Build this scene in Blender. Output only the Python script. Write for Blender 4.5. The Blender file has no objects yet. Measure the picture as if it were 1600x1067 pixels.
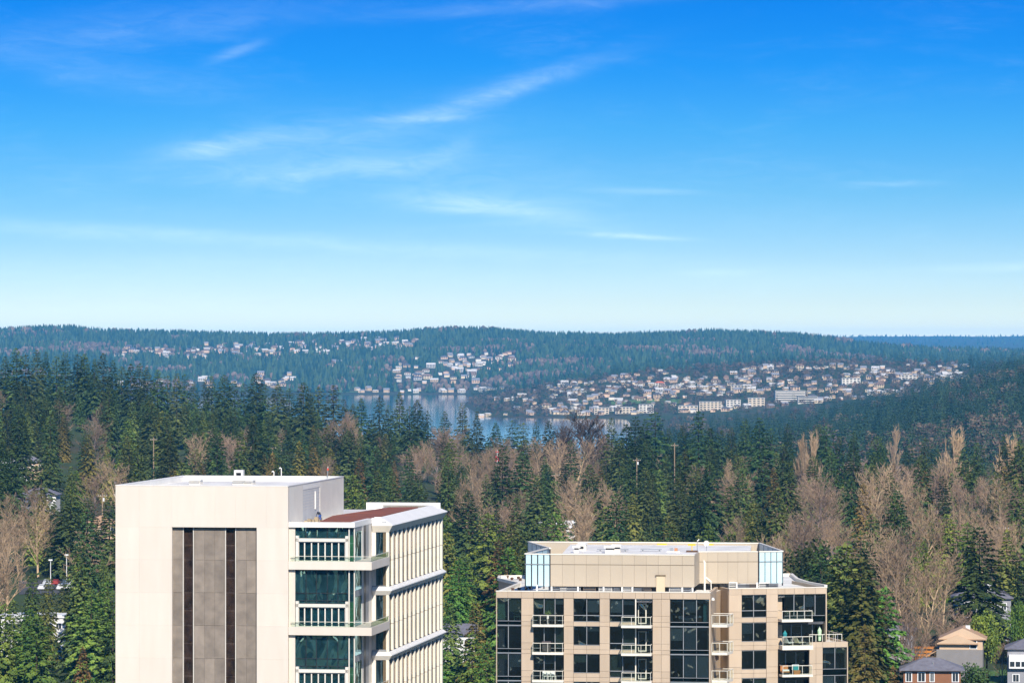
import bpy, math, random
import numpy as np
from mathutils import Vector, Matrix

# ------------------------------------------------------------------ camera, sky, sun, exposure
sc = bpy.context.scene
col = sc.collection
F, CX, CY, CAMZ = 6500.0, 800.0, 533.5, 110.0       # focal length and centre in photo pixels, eye height over the lake
cam_d = bpy.data.cameras.new('camera'); cam = bpy.data.objects.new('camera', cam_d); col.objects.link(cam)
cam_d.sensor_width = 36.0; cam_d.lens = 36.0 * F / 1600.0
cam_d.clip_start = 1.0; cam_d.clip_end = 60000.0
cam.location = (0, 0, CAMZ); cam.rotation_euler = (math.radians(90), 0, 0)
sc.camera = cam
sc.view_settings.view_transform = 'Standard'; sc.view_settings.look = 'None'
sc.view_settings.exposure = 0.38; sc.view_settings.gamma = 1.0
sc.view_settings.use_curve_mapping = False
SUN_EL, SUN_AZ = math.radians(36), math.radians(-13)   # azimuth measured from straight behind the camera towards the left
SUN_STRENGTH, SKY_STRENGTH = 4.8, 0.13
HAZE_DENSITY, HAZE_COLOR, HAZE_G = 2.5e-5, (0.09, 0.47, 1.0), -0.38

sun_d = bpy.data.lights.new('sun', 'SUN'); sun = bpy.data.objects.new('sun', sun_d); col.objects.link(sun)
sun_d.energy = SUN_STRENGTH; sun_d.angle = math.radians(0.5); sun_d.color = (1.0, 0.93, 0.82)
to_sun = Vector((-math.sin(SUN_AZ) * math.cos(SUN_EL), -math.cos(SUN_AZ) * math.cos(SUN_EL), math.sin(SUN_EL)))
sun.rotation_euler = (-to_sun).to_track_quat('-Z', 'Y').to_euler()
sun.location = to_sun * 900

world = bpy.data.worlds.new('World'); sc.world = world; world.use_nodes = True

def build_sky():
    nt = world.node_tree; nt.nodes.clear()
    N = nt.nodes.new; L = nt.links.new
    def m(op, a, b=None, c=None, clamp=False):
        n = N('ShaderNodeMath'); n.operation = op; n.use_clamp = clamp
        for i, v in enumerate((a, b, c)):
            if v is None: continue
            if isinstance(v, (int, float)): n.inputs[i].default_value = v
            else: L(v, n.inputs[i])
        return n.outputs[0]
    tc = N('ShaderNodeTexCoord')
    sep = N('ShaderNodeSeparateXYZ'); L(tc.outputs['Generated'], sep.inputs[0])
    x, y, z = sep.outputs
    # the air thins quickly above the horizon: compress the elevation before the sky model
    zz = m('MULTIPLY', m('MAXIMUM', z, 0.0), 4.0)
    cb = N('ShaderNodeCombineXYZ'); L(x, cb.inputs[0]); L(y, cb.inputs[1]); L(m('ADD', zz, 0.02), cb.inputs[2])
    nv = N('ShaderNodeVectorMath'); nv.operation = 'NORMALIZE'; L(cb.outputs[0], nv.inputs[0])
    sky = N('ShaderNodeTexSky'); sky.sky_type = 'NISHITA'; sky.sun_disc = False
    sky.sun_elevation = SUN_EL; sky.sun_rotation = math.pi + SUN_AZ
    sky.altitude = 100; sky.air_density = 1.0; sky.dust_density = 0.6; sky.ozone_density = 1.5
    L(nv.outputs[0], sky.inputs['Vector'])
    ramp = N('ShaderNodeValToRGB'); cr = ramp.color_ramp
    stops = [(0.0, (.95, .92, .88)), (.05, (.80, .78, .76)), (.11, (.69, .70, .72)), (.24, (.52, .65, .72)), (.42, (.30, .615, .76)), (.60, (.155, .60, .87)), (.78, (.05, .535, .99)), (.957, (.022, .49, 1.06))]
    cr.elements[0].position = 0; cr.elements[1].position = 1
    while len(cr.elements) < len(stops): cr.elements.new(0.5)
    for e, (p, c) in zip(cr.elements, stops): e.position = p; e.color = (*c, 1)
    el = m('ARCSINE', z); az = m('ARCTAN2', x, y)
    L(m('DIVIDE', el, 0.085, clamp=True), ramp.inputs[0])
    mul = N('ShaderNodeMix'); mul.data_type = 'RGBA'; mul.blend_type = 'MULTIPLY'; mul.inputs[0].default_value = 1
    L(sky.outputs[0], mul.inputs[6]); L(ramp.outputs[0], mul.inputs[7])
    # cirrus: thin streaks of high cloud
    cv = N('ShaderNodeCombineXYZ'); L(m('MULTIPLY', az, 22.0), cv.inputs[0]); L(m('MULTIPLY', el, 95.0), cv.inputs[1])
    rot = N('ShaderNodeVectorRotate'); rot.rotation_type = 'Z_AXIS'; rot.inputs['Angle'].default_value = -0.10
    L(cv.outputs[0], rot.inputs['Vector'])
    def noise(scale, detail, rough, dist, vec):
        n = N('ShaderNodeTexNoise'); n.inputs['Scale'].default_value = scale; n.inputs['Detail'].default_value = detail
        n.inputs['Roughness'].default_value = rough; n.inputs['Distortion'].default_value = dist; L(vec, n.inputs['Vector'])
        return n.outputs[0]
    n1 = noise(0.85, 8, 0.62, 0.7, rot.outputs[0])
    n2 = noise(3.2, 6, 0.68, 1.3, rot.outputs[0])
    def smooth(v, a, b):
        r = N('ShaderNodeMapRange'); r.interpolation_type = 'SMOOTHSTEP'
        r.inputs['From Min'].default_value = a; r.inputs['From Max'].default_value = b; L(v, r.inputs['Value']); return r.outputs[0]
    cloud = m('MULTIPLY', m('MULTIPLY', smooth(n1, 0.44, 0.80), smooth(n2, 0.25, 0.75)), 0.07)
    fine = smooth(n2, 0.20, 0.80)
    wisps = [(770, 148, 150, 15, 17, .27), (650, 186, 70, 7, 2, .24), (330, 230, 80, 13, 12, .28), (440, 215, 120, 22, 8, .13), (520, 264, 200, 14, 3, .20),
             (740, 320, 130, 15, -4, .26), (985, 370, 80, 4, -3, .36), (120, 362, 420, 12, -3, .17), (640, 388, 420, 12, -3, .13),
             (1130, 428, 55, 6, 0, .20), (370, 83, 40, 8, 20, .16), (880, 6, 260, 12, 4, .10), (120, 110, 240, 30, -10, .08),
             (1010, 300, 80, 5, -2, .16), (1390, 287, 60, 5, 0, .14), (250, 480, 460, 22, 0, .20), (1560, 418, 110, 7, 2, .22),
             (520, 235, 260, 42, 5, .11), (780, 300, 260, 46, -3, .10), (350, 425, 520, 30, 0, .10), (1250, 440, 300, 18, 0, .08), (700, 238, 45, 12, 24, .12), (850, 342, 140, 16, -10, .16), (250, 40, 260, 26, 6, .07)]
    for px, py, lx, ly, ang, st in wisps:
        a0, e0 = (px - CX) / F, (CY - py) / F
        c, s = math.cos(math.radians(ang)), math.sin(math.radians(ang))
        da, de = m('SUBTRACT', az, a0), m('SUBTRACT', el, e0)
        u = m('MULTIPLY', m('ADD', m('MULTIPLY', da, c), m('MULTIPLY', de, s)), F / lx)
        v = m('MULTIPLY', m('SUBTRACT', m('MULTIPLY', de, c), m('MULTIPLY', da, s)), F / ly)
        v = m('ADD', v, m('MULTIPLY', m('SUBTRACT', n1, 0.5), 3.0))
        g_ = m('EXPONENT', m('MULTIPLY', m('ADD', m('MULTIPLY', u, u), m('MULTIPLY', v, v)), -1.0))
        cloud = m('ADD', cloud, m('MULTIPLY', m('MULTIPLY', g_, m('ADD', m('MULTIPLY', fine, 0.62), 0.38)), st))
    cloud = m('MINIMUM', m('MULTIPLY', cloud, smooth(el, -0.002, 0.012)), 0.8)
    mx = N('ShaderNodeMix'); mx.data_type = 'RGBA'; L(cloud, mx.inputs[0]); L(mul.outputs[2], mx.inputs[6])
    mx.inputs[7].default_value = (6.2, 7.6, 8.0, 1)
    bg = N('ShaderNodeBackground'); bg.inputs['Strength'].default_value = SKY_STRENGTH; L(mx.outputs[2], bg.inputs[0])
    out = N('ShaderNodeOutputWorld'); L(bg.outputs[0], out.inputs[0])
build_sky()

cy = sc.cycles
cy.use_denoising = True
cy.max_bounces = 6; cy.diffuse_bounces = 2; cy.glossy_bounces = 3; cy.transmission_bounces = 4
cy.transparent_max_bounces = 12; cy.volume_bounces = 0
cy.use_adaptive_sampling = True; cy.adaptive_threshold = 0.02
cy.caustics_reflective = False; cy.caustics_refractive = False
cy.sample_clamp_indirect = 6.0

R = random.Random(7)
rng = np.random.default_rng(11)

# ------------------------------------------------------------------ helpers
def at(px, py, Y):
    return Vector(((px - CX) / F * Y, Y, CAMZ - (py - CY) / F * Y))

class Frame:
    """a thing's own axes: u along its front, v into its depth, z up; turns a photo pixel into a point on one of its planes"""
    def __init__(s, x, y, z, deg):
        s.o = Vector((x, y, z)); s.a = -math.radians(deg)
        s.c, s.s = math.cos(s.a), math.sin(s.a)
    def loc(s, p):
        d = p - s.o
        return Vector((d.x * s.c + d.y * s.s, -d.x * s.s + d.y * s.c, d.z))
    def _ray(s, px, py):
        p0 = s.loc(Vector((0, 0, CAMZ))); p1 = s.loc(Vector((0, 0, CAMZ)) + Vector(((px - CX) / F, 1, -(py - CY) / F)))
        return p0, p1 - p0
    def v(s, px, py, v):
        p, d = s._ray(px, py); t = (v - p.y) / d.y; q = p + d * t; return q.x, q.z
    def u(s, px, py, u):
        p, d = s._ray(px, py); t = (u - p.x) / d.x; q = p + d * t; return q.y, q.z
    def z(s, px, py, z):
        p, d = s._ray(px, py); t = (z - p.z) / d.z; q = p + d * t; return q.x, q.y

class MB:
    """collects boxes, prisms, quads and tubes; build() links them as one mesh object"""
    def __init__(s): s.v = []; s.f = []; s.m = []
    def add(s, vs, fs, mi=0):
        b = len(s.v); s.v += [tuple(p) for p in vs]
        for f in fs: s.f.append(tuple(i + b for i in f)); s.m.append(mi)
        return s
    def box(s, x0, x1, y0, y1, z0, z1, mi=0):
        if x0 > x1: x0, x1 = x1, x0
        if y0 > y1: y0, y1 = y1, y0
        if z0 > z1: z0, z1 = z1, z0
        return s.add([(x0, y0, z0), (x1, y0, z0), (x1, y1, z0), (x0, y1, z0), (x0, y0, z1), (x1, y0, z1), (x1, y1, z1), (x0, y1, z1)],
                     [(3, 2, 1, 0), (4, 5, 6, 7), (0, 1, 5, 4), (1, 2, 6, 5), (2, 3, 7, 6), (3, 0, 4, 7)], mi)
    def prism(s, pts, z0, z1, mi=0, mtop=None):
        n = len(pts)
        a = sum(pts[i][0] * pts[(i + 1) % n][1] - pts[(i + 1) % n][0] * pts[i][1] for i in range(n))
        if a < 0: pts = pts[::-1]
        s.add([(p[0], p[1], z0) for p in pts] + [(p[0], p[1], z1) for p in pts],
              [tuple(range(n - 1, -1, -1))] + [(i, (i + 1) % n, n + (i + 1) % n, n + i) for i in range(n)], mi)
        return s.add([(p[0], p[1], z1) for p in pts], [tuple(range(n))], mi if mtop is None else mtop)
    def tube(s, a, b, r0, r1=None, n=6, mi=0, caps=True):
        r1 = r0 if r1 is None else r1
        a = Vector(a); b = Vector(b); d = (b - a)
        if d.length < 1e-6: return s
        d.normalize(); h = Vector((0, 0, 1)) if abs(d.z) < 0.9 else Vector((1, 0, 0))
        p = d.cross(h).normalized(); q = d.cross(p)
        vs = []
        for c, r in ((a, r0), (b, r1)):
            for k in range(n):
                t = 2 * math.pi * k / n; vs.append(c + p * (math.cos(t) * r) + q * (math.sin(t) * r))
        fs = [(k, (k + 1) % n, n + (k + 1) % n, n + k) for k in range(n)]
        fs = [f[::-1] for f in fs]
        if caps: fs += [tuple(range(n)), tuple(range(2 * n - 1, n - 1, -1))]
        return s.add(vs, fs, mi)
    def mesh(s, name, mats):
        me = bpy.data.meshes.new(name); me.from_pydata(s.v, [], s.f)
        for mt in (mats if isinstance(mats, (list, tuple)) else [mats]): me.materials.append(mt)
        me.polygons.foreach_set('material_index', s.m); me.update(); return me
    def build(s, name, mats, parent=None, loc=None):
        return link(name, s.mesh(name, mats), parent, loc)

def link(name, data, parent=None, loc=None):
    o = bpy.data.objects.new(name, data); col.objects.link(o)
    if parent is not None: o.parent = parent
    if loc is not None: o.location = loc
    return o

def tag(o, label=None, cat=None, group=None, kind=None):
    if label: o['label'] = label
    if cat: o['category'] = cat
    if group: o['group'] = group
    if kind: o['kind'] = kind
    return o

def thing(name, loc, rz, label, cat, group=None):
    o = bpy.data.objects.new(name, None); col.objects.link(o)
    o.location = loc; o.rotation_euler = (0, 0, rz); o.empty_display_size = 0.5
    return tag(o, label, cat, group)

def frame_thing(name, fr, label, cat, group=None):
    return thing(name, fr.o, fr.a, label, cat, group)

def tri_mesh(name, V, T, mats, mi=None, smooth=False):
    me = bpy.data.meshes.new(name)
    V = np.asarray(V, np.float32); T = np.asarray(T, np.int32)
    me.vertices.add(len(V)); me.vertices.foreach_set('co', V.ravel())
    me.loops.add(T.size); me.loops.foreach_set('vertex_index', T.ravel())
    me.polygons.add(len(T)); me.polygons.foreach_set('loop_start', np.arange(0, T.size, T.shape[1], dtype=np.int32))
    for mt in (mats if isinstance(mats, (list, tuple)) else [mats]): me.materials.append(mt)
    if mi is not None: me.polygons.foreach_set('material_index', np.asarray(mi, np.int32))
    if smooth: me.polygons.foreach_set('use_smooth', np.ones(len(T), bool))
    me.update(calc_edges=True); return me

# ------------------------------------------------------------------ materials
MATS = {}
def mat(name, c, rough=0.7, var=0.12, scale=0.6, c2=None, metallic=0.0, bump=0.0, bscale=None, orand=0.0, spec=0.5, detail=5.0, attr=None, stretch=None, hrand=0.0):
    """procedural surface: base colour c drifting to c2 over noise, optional per-object drift and fine relief"""
    if name in MATS: return MATS[name]
    m = bpy.data.materials.new(name); m.use_nodes = True; nt = m.node_tree; N = nt.nodes.new; L = nt.links.new
    b = nt.nodes['Principled BSDF']; b.inputs['Roughness'].default_value = rough; b.inputs['Metallic'].default_value = metallic
    b.inputs['Specular IOR Level'].default_value = spec
    c2 = c2 or tuple(x * (1 - var) for x in c)
    tc = N('ShaderNodeTexCoord'); no = N('ShaderNodeTexNoise'); no.inputs['Scale'].default_value = scale; no.inputs['Detail'].default_value = detail
    vec = tc.outputs['Object']
    if stretch:
        mp = N('ShaderNodeMapping'); mp.inputs['Scale'].default_value = stretch; L(vec, mp.inputs[0]); vec = mp.outputs[0]
    L(vec, no.inputs['Vector'])
    rp = N('ShaderNodeMapRange'); rp.inputs['From Min'].default_value = 0.3; rp.inputs['From Max'].default_value = 0.7; L(no.outputs[0], rp.inputs['Value'])
    mx = N('ShaderNodeMix'); mx.data_type = 'RGBA'; L(rp.outputs[0], mx.inputs[0])
    mx.inputs[6].default_value = (*c, 1); mx.inputs[7].default_value = (*c2, 1)
    outc = mx.outputs[2]
    if orand or attr:
        if attr:
            src = N('ShaderNodeAttribute'); src.attribute_name = attr; val = src.outputs['Fac']
        else:
            src = N('ShaderNodeObjectInfo'); val = src.outputs['Random']
        hs = N('ShaderNodeHueSaturation'); r2 = N('ShaderNodeMapRange'); L(val, r2.inputs['Value'])
        k = orand or 0.3
        r2.inputs['To Min'].default_value = 1 - k; r2.inputs['To Max'].default_value = 1 + k
        if hrand:
            rh = N('ShaderNodeMapRange'); mu = N('ShaderNodeMath'); mu.operation = 'MULTIPLY'; mu.inputs[1].default_value = 7.31; L(val, mu.inputs[0])
            fr_ = N('ShaderNodeMath'); fr_.operation = 'FRACT'; L(mu.outputs[0], fr_.inputs[0]); L(fr_.outputs[0], rh.inputs['Value'])
            rh.inputs['To Min'].default_value = 0.5 - hrand; rh.inputs['To Max'].default_value = 0.5 + hrand * .35; L(rh.outputs[0], hs.inputs['Hue'])
        L(r2.outputs[0], hs.inputs['Value']); L(outc, hs.inputs['Color']); outc = hs.outputs[0]
    L(outc, b.inputs['Base Color'])
    if bump:
        nb = N('ShaderNodeTexNoise'); nb.inputs['Scale'].default_value = bscale or scale * 6; nb.inputs['Detail'].default_value = 4
        L(tc.outputs['Object'], nb.inputs['Vector'])
        bp = N('ShaderNodeBump'); bp.inputs['Strength'].default_value = bump; bp.inputs['Distance'].default_value = 0.012
        L(nb.outputs[0], bp.inputs['Height']); L(bp.outputs[0], b.inputs['Normal'])
    MATS[name] = m; return m

def glass(name, tint, refl=(0.9, 0.95, 1.0), ior=1.6, wave=0.02, wscale=0.5, rough=0.015):
    """a tinted pane: part see-through, part mirror by the viewing angle, with the slow ripple of float glass"""
    if name in MATS: return MATS[name]
    m = bpy.data.materials.new(name); m.use_nodes = True; nt = m.node_tree; nt.nodes.clear(); N = nt.nodes.new; L = nt.links.new
    out = N('ShaderNodeOutputMaterial'); mix = N('ShaderNodeMixShader'); tr = N('ShaderNodeBsdfTransparent'); gl = N('ShaderNodeBsdfGlossy')
    tr.inputs[0].default_value = (*(t_ ** .5 for t_ in tint), 1); gl.inputs['Color'].default_value = (*refl, 1); gl.inputs['Roughness'].default_value = rough
    tc = N('ShaderNodeTexCoord'); info = N('ShaderNodeObjectInfo')
    ad = N('ShaderNodeVectorMath'); ad.operation = 'ADD'; L(tc.outputs['Object'], ad.inputs[0])
    sc_ = N('ShaderNodeVectorMath'); sc_.operation = 'SCALE'; sc_.inputs['Scale'].default_value = 40.0
    cb = N('ShaderNodeCombineXYZ'); L(info.outputs['Random'], cb.inputs[0]); L(info.outputs['Random'], cb.inputs[2])
    L(cb.outputs[0], sc_.inputs[0]); L(sc_.outputs[0], ad.inputs[1])
    mp = N('ShaderNodeMapping'); mp.inputs['Scale'].default_value = (1, 1, 0.55); L(ad.outputs[0], mp.inputs[0])
    nz = N('ShaderNodeTexNoise'); nz.inputs['Scale'].default_value = wscale; nz.inputs['Detail'].default_value = 1.0; nz.inputs['Distortion'].default_value = 0.8
    L(mp.outputs[0], nz.inputs['Vector'])
    bp = N('ShaderNodeBump'); bp.inputs['Strength'].default_value = 1.0; bp.inputs['Distance'].default_value = wave; L(nz.outputs[0], bp.inputs['Height'])
    f0 = ((ior - 1) / (ior + 1)) ** 2                     # mirror share by viewing angle, the same from both sides of the thin pane
    ge = N('ShaderNodeNewGeometry'); dt = N('ShaderNodeVectorMath'); dt.operation = 'DOT_PRODUCT'; L(ge.outputs['Incoming'], dt.inputs[0]); L(ge.outputs['True Normal'], dt.inputs[1])
    def mth(op, a, b=None):
        n = N('ShaderNodeMath'); n.operation = op
        for i, v in enumerate((a, b)):
            if v is None: continue
            if isinstance(v, (int, float)): n.inputs[i].default_value = v
            else: L(v, n.inputs[i])
        return n.outputs[0]
    fac = mth('ADD', mth('MULTIPLY', mth('POWER', mth('SUBTRACT', 1.0, mth('ABSOLUTE', dt.outputs['Value'])), 5.0), 1 - f0), f0)
    L(bp.outputs[0], gl.inputs['Normal'])
    L(fac, mix.inputs[0]); L(tr.outputs[0], mix.inputs[1]); L(gl.outputs[0], mix.inputs[2]); L(mix.outputs[0], out.inputs[0])
    MATS[name] = m; return m

def leaf_mat(name, c, c2, orand=0.3, scale=0.35, trans=0.15):
    if name in MATS: return MATS[name]
    m = mat(name, c, rough=0.75, c2=c2, scale=scale, orand=orand, spec=0.2, hrand=0.055)
    return m

# ------------------------------------------------------------------ terrain
PXC = np.array([-900, 0, 100, 200, 400, 600, 720, 780, 900, 1000, 1100, 1200, 1300, 1400, 1500, 1600, 2500], float)
RIDGE_PX = np.array([-900, 0, 60, 110, 150, 250, 330, 450, 500, 560, 600, 650, 700, 760, 800, 850, 930, 1000, 1080, 1120, 1180, 1250, 1300, 1340, 1400, 1500, 1600, 2500], float)
RIDGE_Y = np.array([512, 511, 509, 508, 513, 515, 517, 520, 518, 517, 516, 513, 509, 509, 512, 516, 518, 517, 515, 513, 515, 519, 524, 531, 537, 541, 543, 545], float)
T = {
 -3000: [16] * 17,
 620:   [20] * 17,
 800:   [33, 33, 33, 33, 33, 32, 32, 32, 33, 33, 34, 35, 36, 37, 38, 39, 42],
 1000:  [42, 41, 41, 40, 39, 38, 38, 38, 39, 39, 40, 41, 42, 43, 44, 45, 50],
 1300:  [55, 53, 53, 52, 50, 46, 44, 44, 44, 44, 44, 44, 44, 44, 44, 45, 48],
 1700:  [68, 66, 65, 63, 58, 52, 48, 46, 45, 45, 46, 45, 42, 39, 38, 38, 40],
 2000:  [78, 74, 74, 70, 62, 54, 48, 44, 43, 44, 46, 44, 38, 34, 33, 33, 36],
 2300:  [72, 70, 69, 64, 54, 46, 40, 36, 34, 34, 34, 32, 30, 29, 29, 29, 34],
 2800:  [45, 45, 44, 42, 36, 26, 22, 20, 20, 22, 24, 26, 27, 28, 29, 31, 40],
 3500:  [30, 25, 22, 15, 5, -3, -6, -6, -5, 2, 5, 9, 14, 24, 34, 44, 70],
 4200:  [20, 12, 8, 2, -6, -8, -8, -8, -8, 1, 4, 9, 18, 32, 50, 66, 95],
 5000:  [10, 0, -6, -8, -8, -8, -8, -8, -8, 1, 4, 7, 16, 30, 52, 72, 105],
 5500:  [-6, -8, -8, -8, -8, -8, -8, -8, -8, 1.5, 4, 7, 14, 26, 44, 62, 100],
 5950:  [-8, -8, -8, -8, -8, -8, -7, -4, -1, 0.5, 3, 8, 15, 24, 38, 54, 90],
 6050:  [-8, -8, -8, -8, -8, -8, -4, 1.5, 3, 4, 5, 11, 18, 26, 38, 54, 88],
 6600:  [-8, -8, -8, -8, -8, -8, -3, 6, 24, 32, 35, 42, 50, 52, 54, 58, 80],
 7200:  [-8, -8, -8, -8, -8, -8, -2, 14, 40, 52, 60, 66, 71, 68, 64, 62, 70],
 7500:  [-8, -8, -8, -8, -8, -8, -2, 12, 32, 46, 54, 60, 64, 62, 58, 56, 60],
 8000:  [-8, -8, -8, -8, -8, -8, -4, 6, 14, 20, 24, 28, 30, 30, 30, 30, 30],
 8450:  [-8, -8, -8, -8, -8, -8, -6, 2, 10, 16, 18, 18, 18, 18, 18, 18, 20],
 8650:  [3, 3, 3, 3, 2, 1.5, 1.5, 6, 16, 22, 22, 22, 20, 18, 18, 18, 20],
 9100:  [26, 28, 28, 28, 26, 24, 24, 30, 34, 36, 36, 36, 30, 24, 20, 20, 24],
 9700:  [58, 62, 62, 60, 56, 54, 54, 58, 62, 62, 62, 60, 48, 36, 28, 26, 30],
 10300: [84, 88, 88, 84, 80, 80, 80, 84, 86, 86, 86, 82, 66, 48, 38, 36, 40],
}
YS = sorted(T)
TAB = np.array([T[y] for y in YS], float)
def px_of(X, Y): return CX + F * np.asarray(X) / np.maximum(np.asarray(Y), 700.0)

def _hash_noise(X, Y, seed):
    X = np.asarray(X, float); Y = np.asarray(Y, float)
    xi = np.floor(X).astype(np.int64); yi = np.floor(Y).astype(np.int64); fx = X - xi; fy = Y - yi
    fx = fx * fx * (3 - 2 * fx); fy = fy * fy * (3 - 2 * fy)
    def h(a, b):
        n = (a * 374761393 + b * 668265263 + seed * 1442695041) & 0xffffffff
        n = ((n ^ (n >> 13)) * 1274126177) & 0xffffffff
        return ((n ^ (n >> 16)) & 0xffff) / 65535.0
    return (h(xi, yi) * (1 - fx) + h(xi + 1, yi) * fx) * (1 - fy) + (h(xi, yi + 1) * (1 - fx) + h(xi + 1, yi + 1) * fx) * fy

def ground(X, Y):
    X = np.atleast_1d(np.asarray(X, float)); Y = np.atleast_1d(np.asarray(Y, float))
    px = np.clip(px_of(X, Y), -900, 2500)
    j = np.clip(np.searchsorted(PXC, px) - 1, 0, len(PXC) - 2); tx = (px - PXC[j]) / (PXC[j + 1] - PXC[j])
    ya = np.array(YS, float); yc = np.clip(Y, ya[0], ya[-1])
    i = np.clip(np.searchsorted(ya, yc) - 1, 0, len(ya) - 2); ty = (yc - ya[i]) / (ya[i + 1] - ya[i])
    ty = ty * ty * (3 - 2 * ty) * 0.5 + ty * 0.5
    z = (TAB[i, j] * (1 - tx) + TAB[i, j + 1] * tx) * (1 - ty) + (TAB[i + 1, j] * (1 - tx) + TAB[i + 1, j + 1] * tx) * ty
    # beyond 10.3 km: the wooded hill up to its ridge line, a valley, then a far plateau
    ry = np.interp(px, RIDGE_PX, RIDGE_Y)
    zr = CAMZ - (ry - CY) / F * 11500 - 23.0
    ze = z
    t = np.clip((Y - 10300) / 1200, 0, 1); t = t * t * (3 - 2 * t) * 0.4 + t * 0.6
    z = np.where(Y > 10300, ze * (1 - t) + zr * t, z)
    t2 = np.clip((Y - 11700) / 1300, 0, 1)
    z = np.where(Y > 11700, zr * (1 - t2) + 60 * t2, z)
    t3 = np.clip((Y - 18000) / 5500, 0, 1)
    z = np.where(Y > 13000, 60 * (1 - t3) + 136 * t3, z)
    n = (_hash_noise(X / 90, Y / 130, 1) - .5) * 5 + (_hash_noise(X / 260, Y / 420, 2) - .5) * 10
    amp = np.clip((Y - 700) / 600, 0, 1) * np.where(z < 2, 0.0, np.clip((z - 2) / 12, 0, 1)) * 0.7
    far = np.where(Y > 17000, 1.6, 1.0)
    return z + n * amp * far

def gz(X, Y): return float(ground(X, Y)[0])

def build_terrain():
    ys = np.concatenate([np.linspace(-3000, 560, 14), np.arange(620, 2400, 22), np.arange(2400, 5000, 50), np.arange(5000, 7600, 34),
                         np.arange(7600, 12100, 50), np.arange(12100, 26000, 230)])
    s = np.linspace(-1, 1, 241)
    W = 1300 + 0.21 * np.maximum(ys, 0)
    X = s[None, :] * W[:, None]; Y = np.repeat(ys[:, None], len(s), 1)
    Z = ground(X.ravel(), Y.ravel()).reshape(X.shape)
    V = np.stack([X, Y, Z], -1).reshape(-1, 3)
    n = len(s); r = np.arange(len(ys) - 1)[:, None] * n + np.arange(n - 1)[None, :]
    Q = np.stack([r, r + 1, r + 1 + n, r + n], -1).reshape(-1, 4)
    m = bpy.data.materials.new('forest_floor'); m.use_nodes = True; nt = m.node_tree; N = nt.nodes.new; L = nt.links.new
    b = nt.nodes['Principled BSDF']; b.inputs['Roughness'].default_value = 0.95; b.inputs['Specular IOR Level'].default_value = 0.1
    tc = N('ShaderNodeTexCoord')
    def nz(scale):
        q = N('ShaderNodeTexNoise'); q.inputs['Scale'].default_value = scale; q.inputs['Detail'].default_value = 6; L(tc.outputs['Object'], q.inputs['Vector'])
        rr = N('ShaderNodeMapRange'); rr.inputs['From Min'].default_value = 0.38; rr.inputs['From Max'].default_value = 0.62; L(q.outputs[0], rr.inputs['Value']); return rr.outputs[0]
    def mix(f, a, c):
        q = N('ShaderNodeMix'); q.data_type = 'RGBA'; L(f, q.inputs[0])
        for i, v in ((6, a), (7, c)):
            if isinstance(v, tuple): q.inputs[i].default_value = (*v, 1)
            else: L(v, q.inputs[i])
        return q.outputs[2]
    c1 = mix(nz(0.05), (0.035, 0.05, 0.022), (0.10, 0.075, 0.05))
    c2 = mix(nz(0.012), c1, (0.05, 0.075, 0.03))
    L(c2, b.inputs['Base Color'])
    o = link('ground', tri_mesh('ground', V, Q, m, smooth=True)); tag(o, kind='structure')
    # lake
    w = bpy.data.materials.new('lake_water'); w.use_nodes = True; nt = w.node_tree; b = nt.nodes['Principled BSDF']
    b.inputs['Base Color'].default_value = (0.02, 0.045, 0.06, 1); b.inputs['Roughness'].default_value = 0.06; b.inputs['IOR'].default_value = 1.33
    tc = nt.nodes.new('ShaderNodeTexCoord'); mp = nt.nodes.new('ShaderNodeMapping'); mp.inputs['Scale'].default_value = (0.22, 0.22, 0.22)
    nz_ = nt.nodes.new('ShaderNodeTexNoise'); nz_.inputs['Scale'].default_value = 1.0; nz_.inputs['Detail'].default_value = 4
    bp = nt.nodes.new('ShaderNodeBump'); bp.inputs['Strength'].default_value = 0.5; bp.inputs['Distance'].default_value = 0.012
    nt.links.new(tc.outputs['Object'], mp.inputs[0]); nt.links.new(mp.outputs[0], nz_.inputs['Vector']); nt.links.new(nz_.outputs[0], bp.inputs['Height'])
    nt.links.new(bp.outputs[0], b.inputs['Normal'])
    mb = MB().add([(-2600, 3000, 0), (1500, 3000, 0), (1500, 9200, 0), (-2600, 9200, 0)], [(0, 1, 2, 3)])
    tag(mb.build('lake_water', w), kind='structure')
build_terrain()

# ------------------------------------------------------------------ shared materials for buildings
M_CREAM = mat('cream_stone', (0.69, 0.615, 0.525), rough=0.75, c2=(0.65, 0.575, 0.485), scale=0.5, orand=0.025, bump=0.15, bscale=3, detail=9, stretch=(1.6, 1.6, .28))
M_WHITE = mat('white_metal', (0.82, 0.79, 0.73), rough=0.5, c2=(0.75, 0.72, 0.66), scale=0.5)
M_OFFW = mat('offwhite_panel', (0.74, 0.69, 0.60), rough=0.55, c2=(0.67, 0.625, 0.545), scale=0.4, orand=0.04)
M_ROOFW = mat('white_roof_membrane', (0.84, 0.81, 0.74), rough=0.8, c2=(0.60, 0.57, 0.52), scale=0.35, detail=10)
M_CONC = mat('grey_concrete', (0.275, 0.228, 0.182), rough=0.85, c2=(0.185, 0.152, 0.122), scale=0.9, orand=0.18, bump=0.3, bscale=5, detail=8)
M_FIN = mat('fin_stone', (0.80, 0.74, 0.62), rough=0.7, c2=(0.72, 0.66, 0.54), scale=0.5, orand=0.05)
M_BRONZE = mat('bronze_infill', (0.16, 0.11, 0.055), rough=0.5, c2=(0.10, 0.075, 0.04), scale=0.8)
M_DARK = mat('dark_frame', (0.03, 0.032, 0.035), rough=0.4)
M_DARKIN = mat('dark_interior', (0.11, 0.115, 0.125), rough=0.9, c2=(0.05, 0.05, 0.06))
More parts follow.
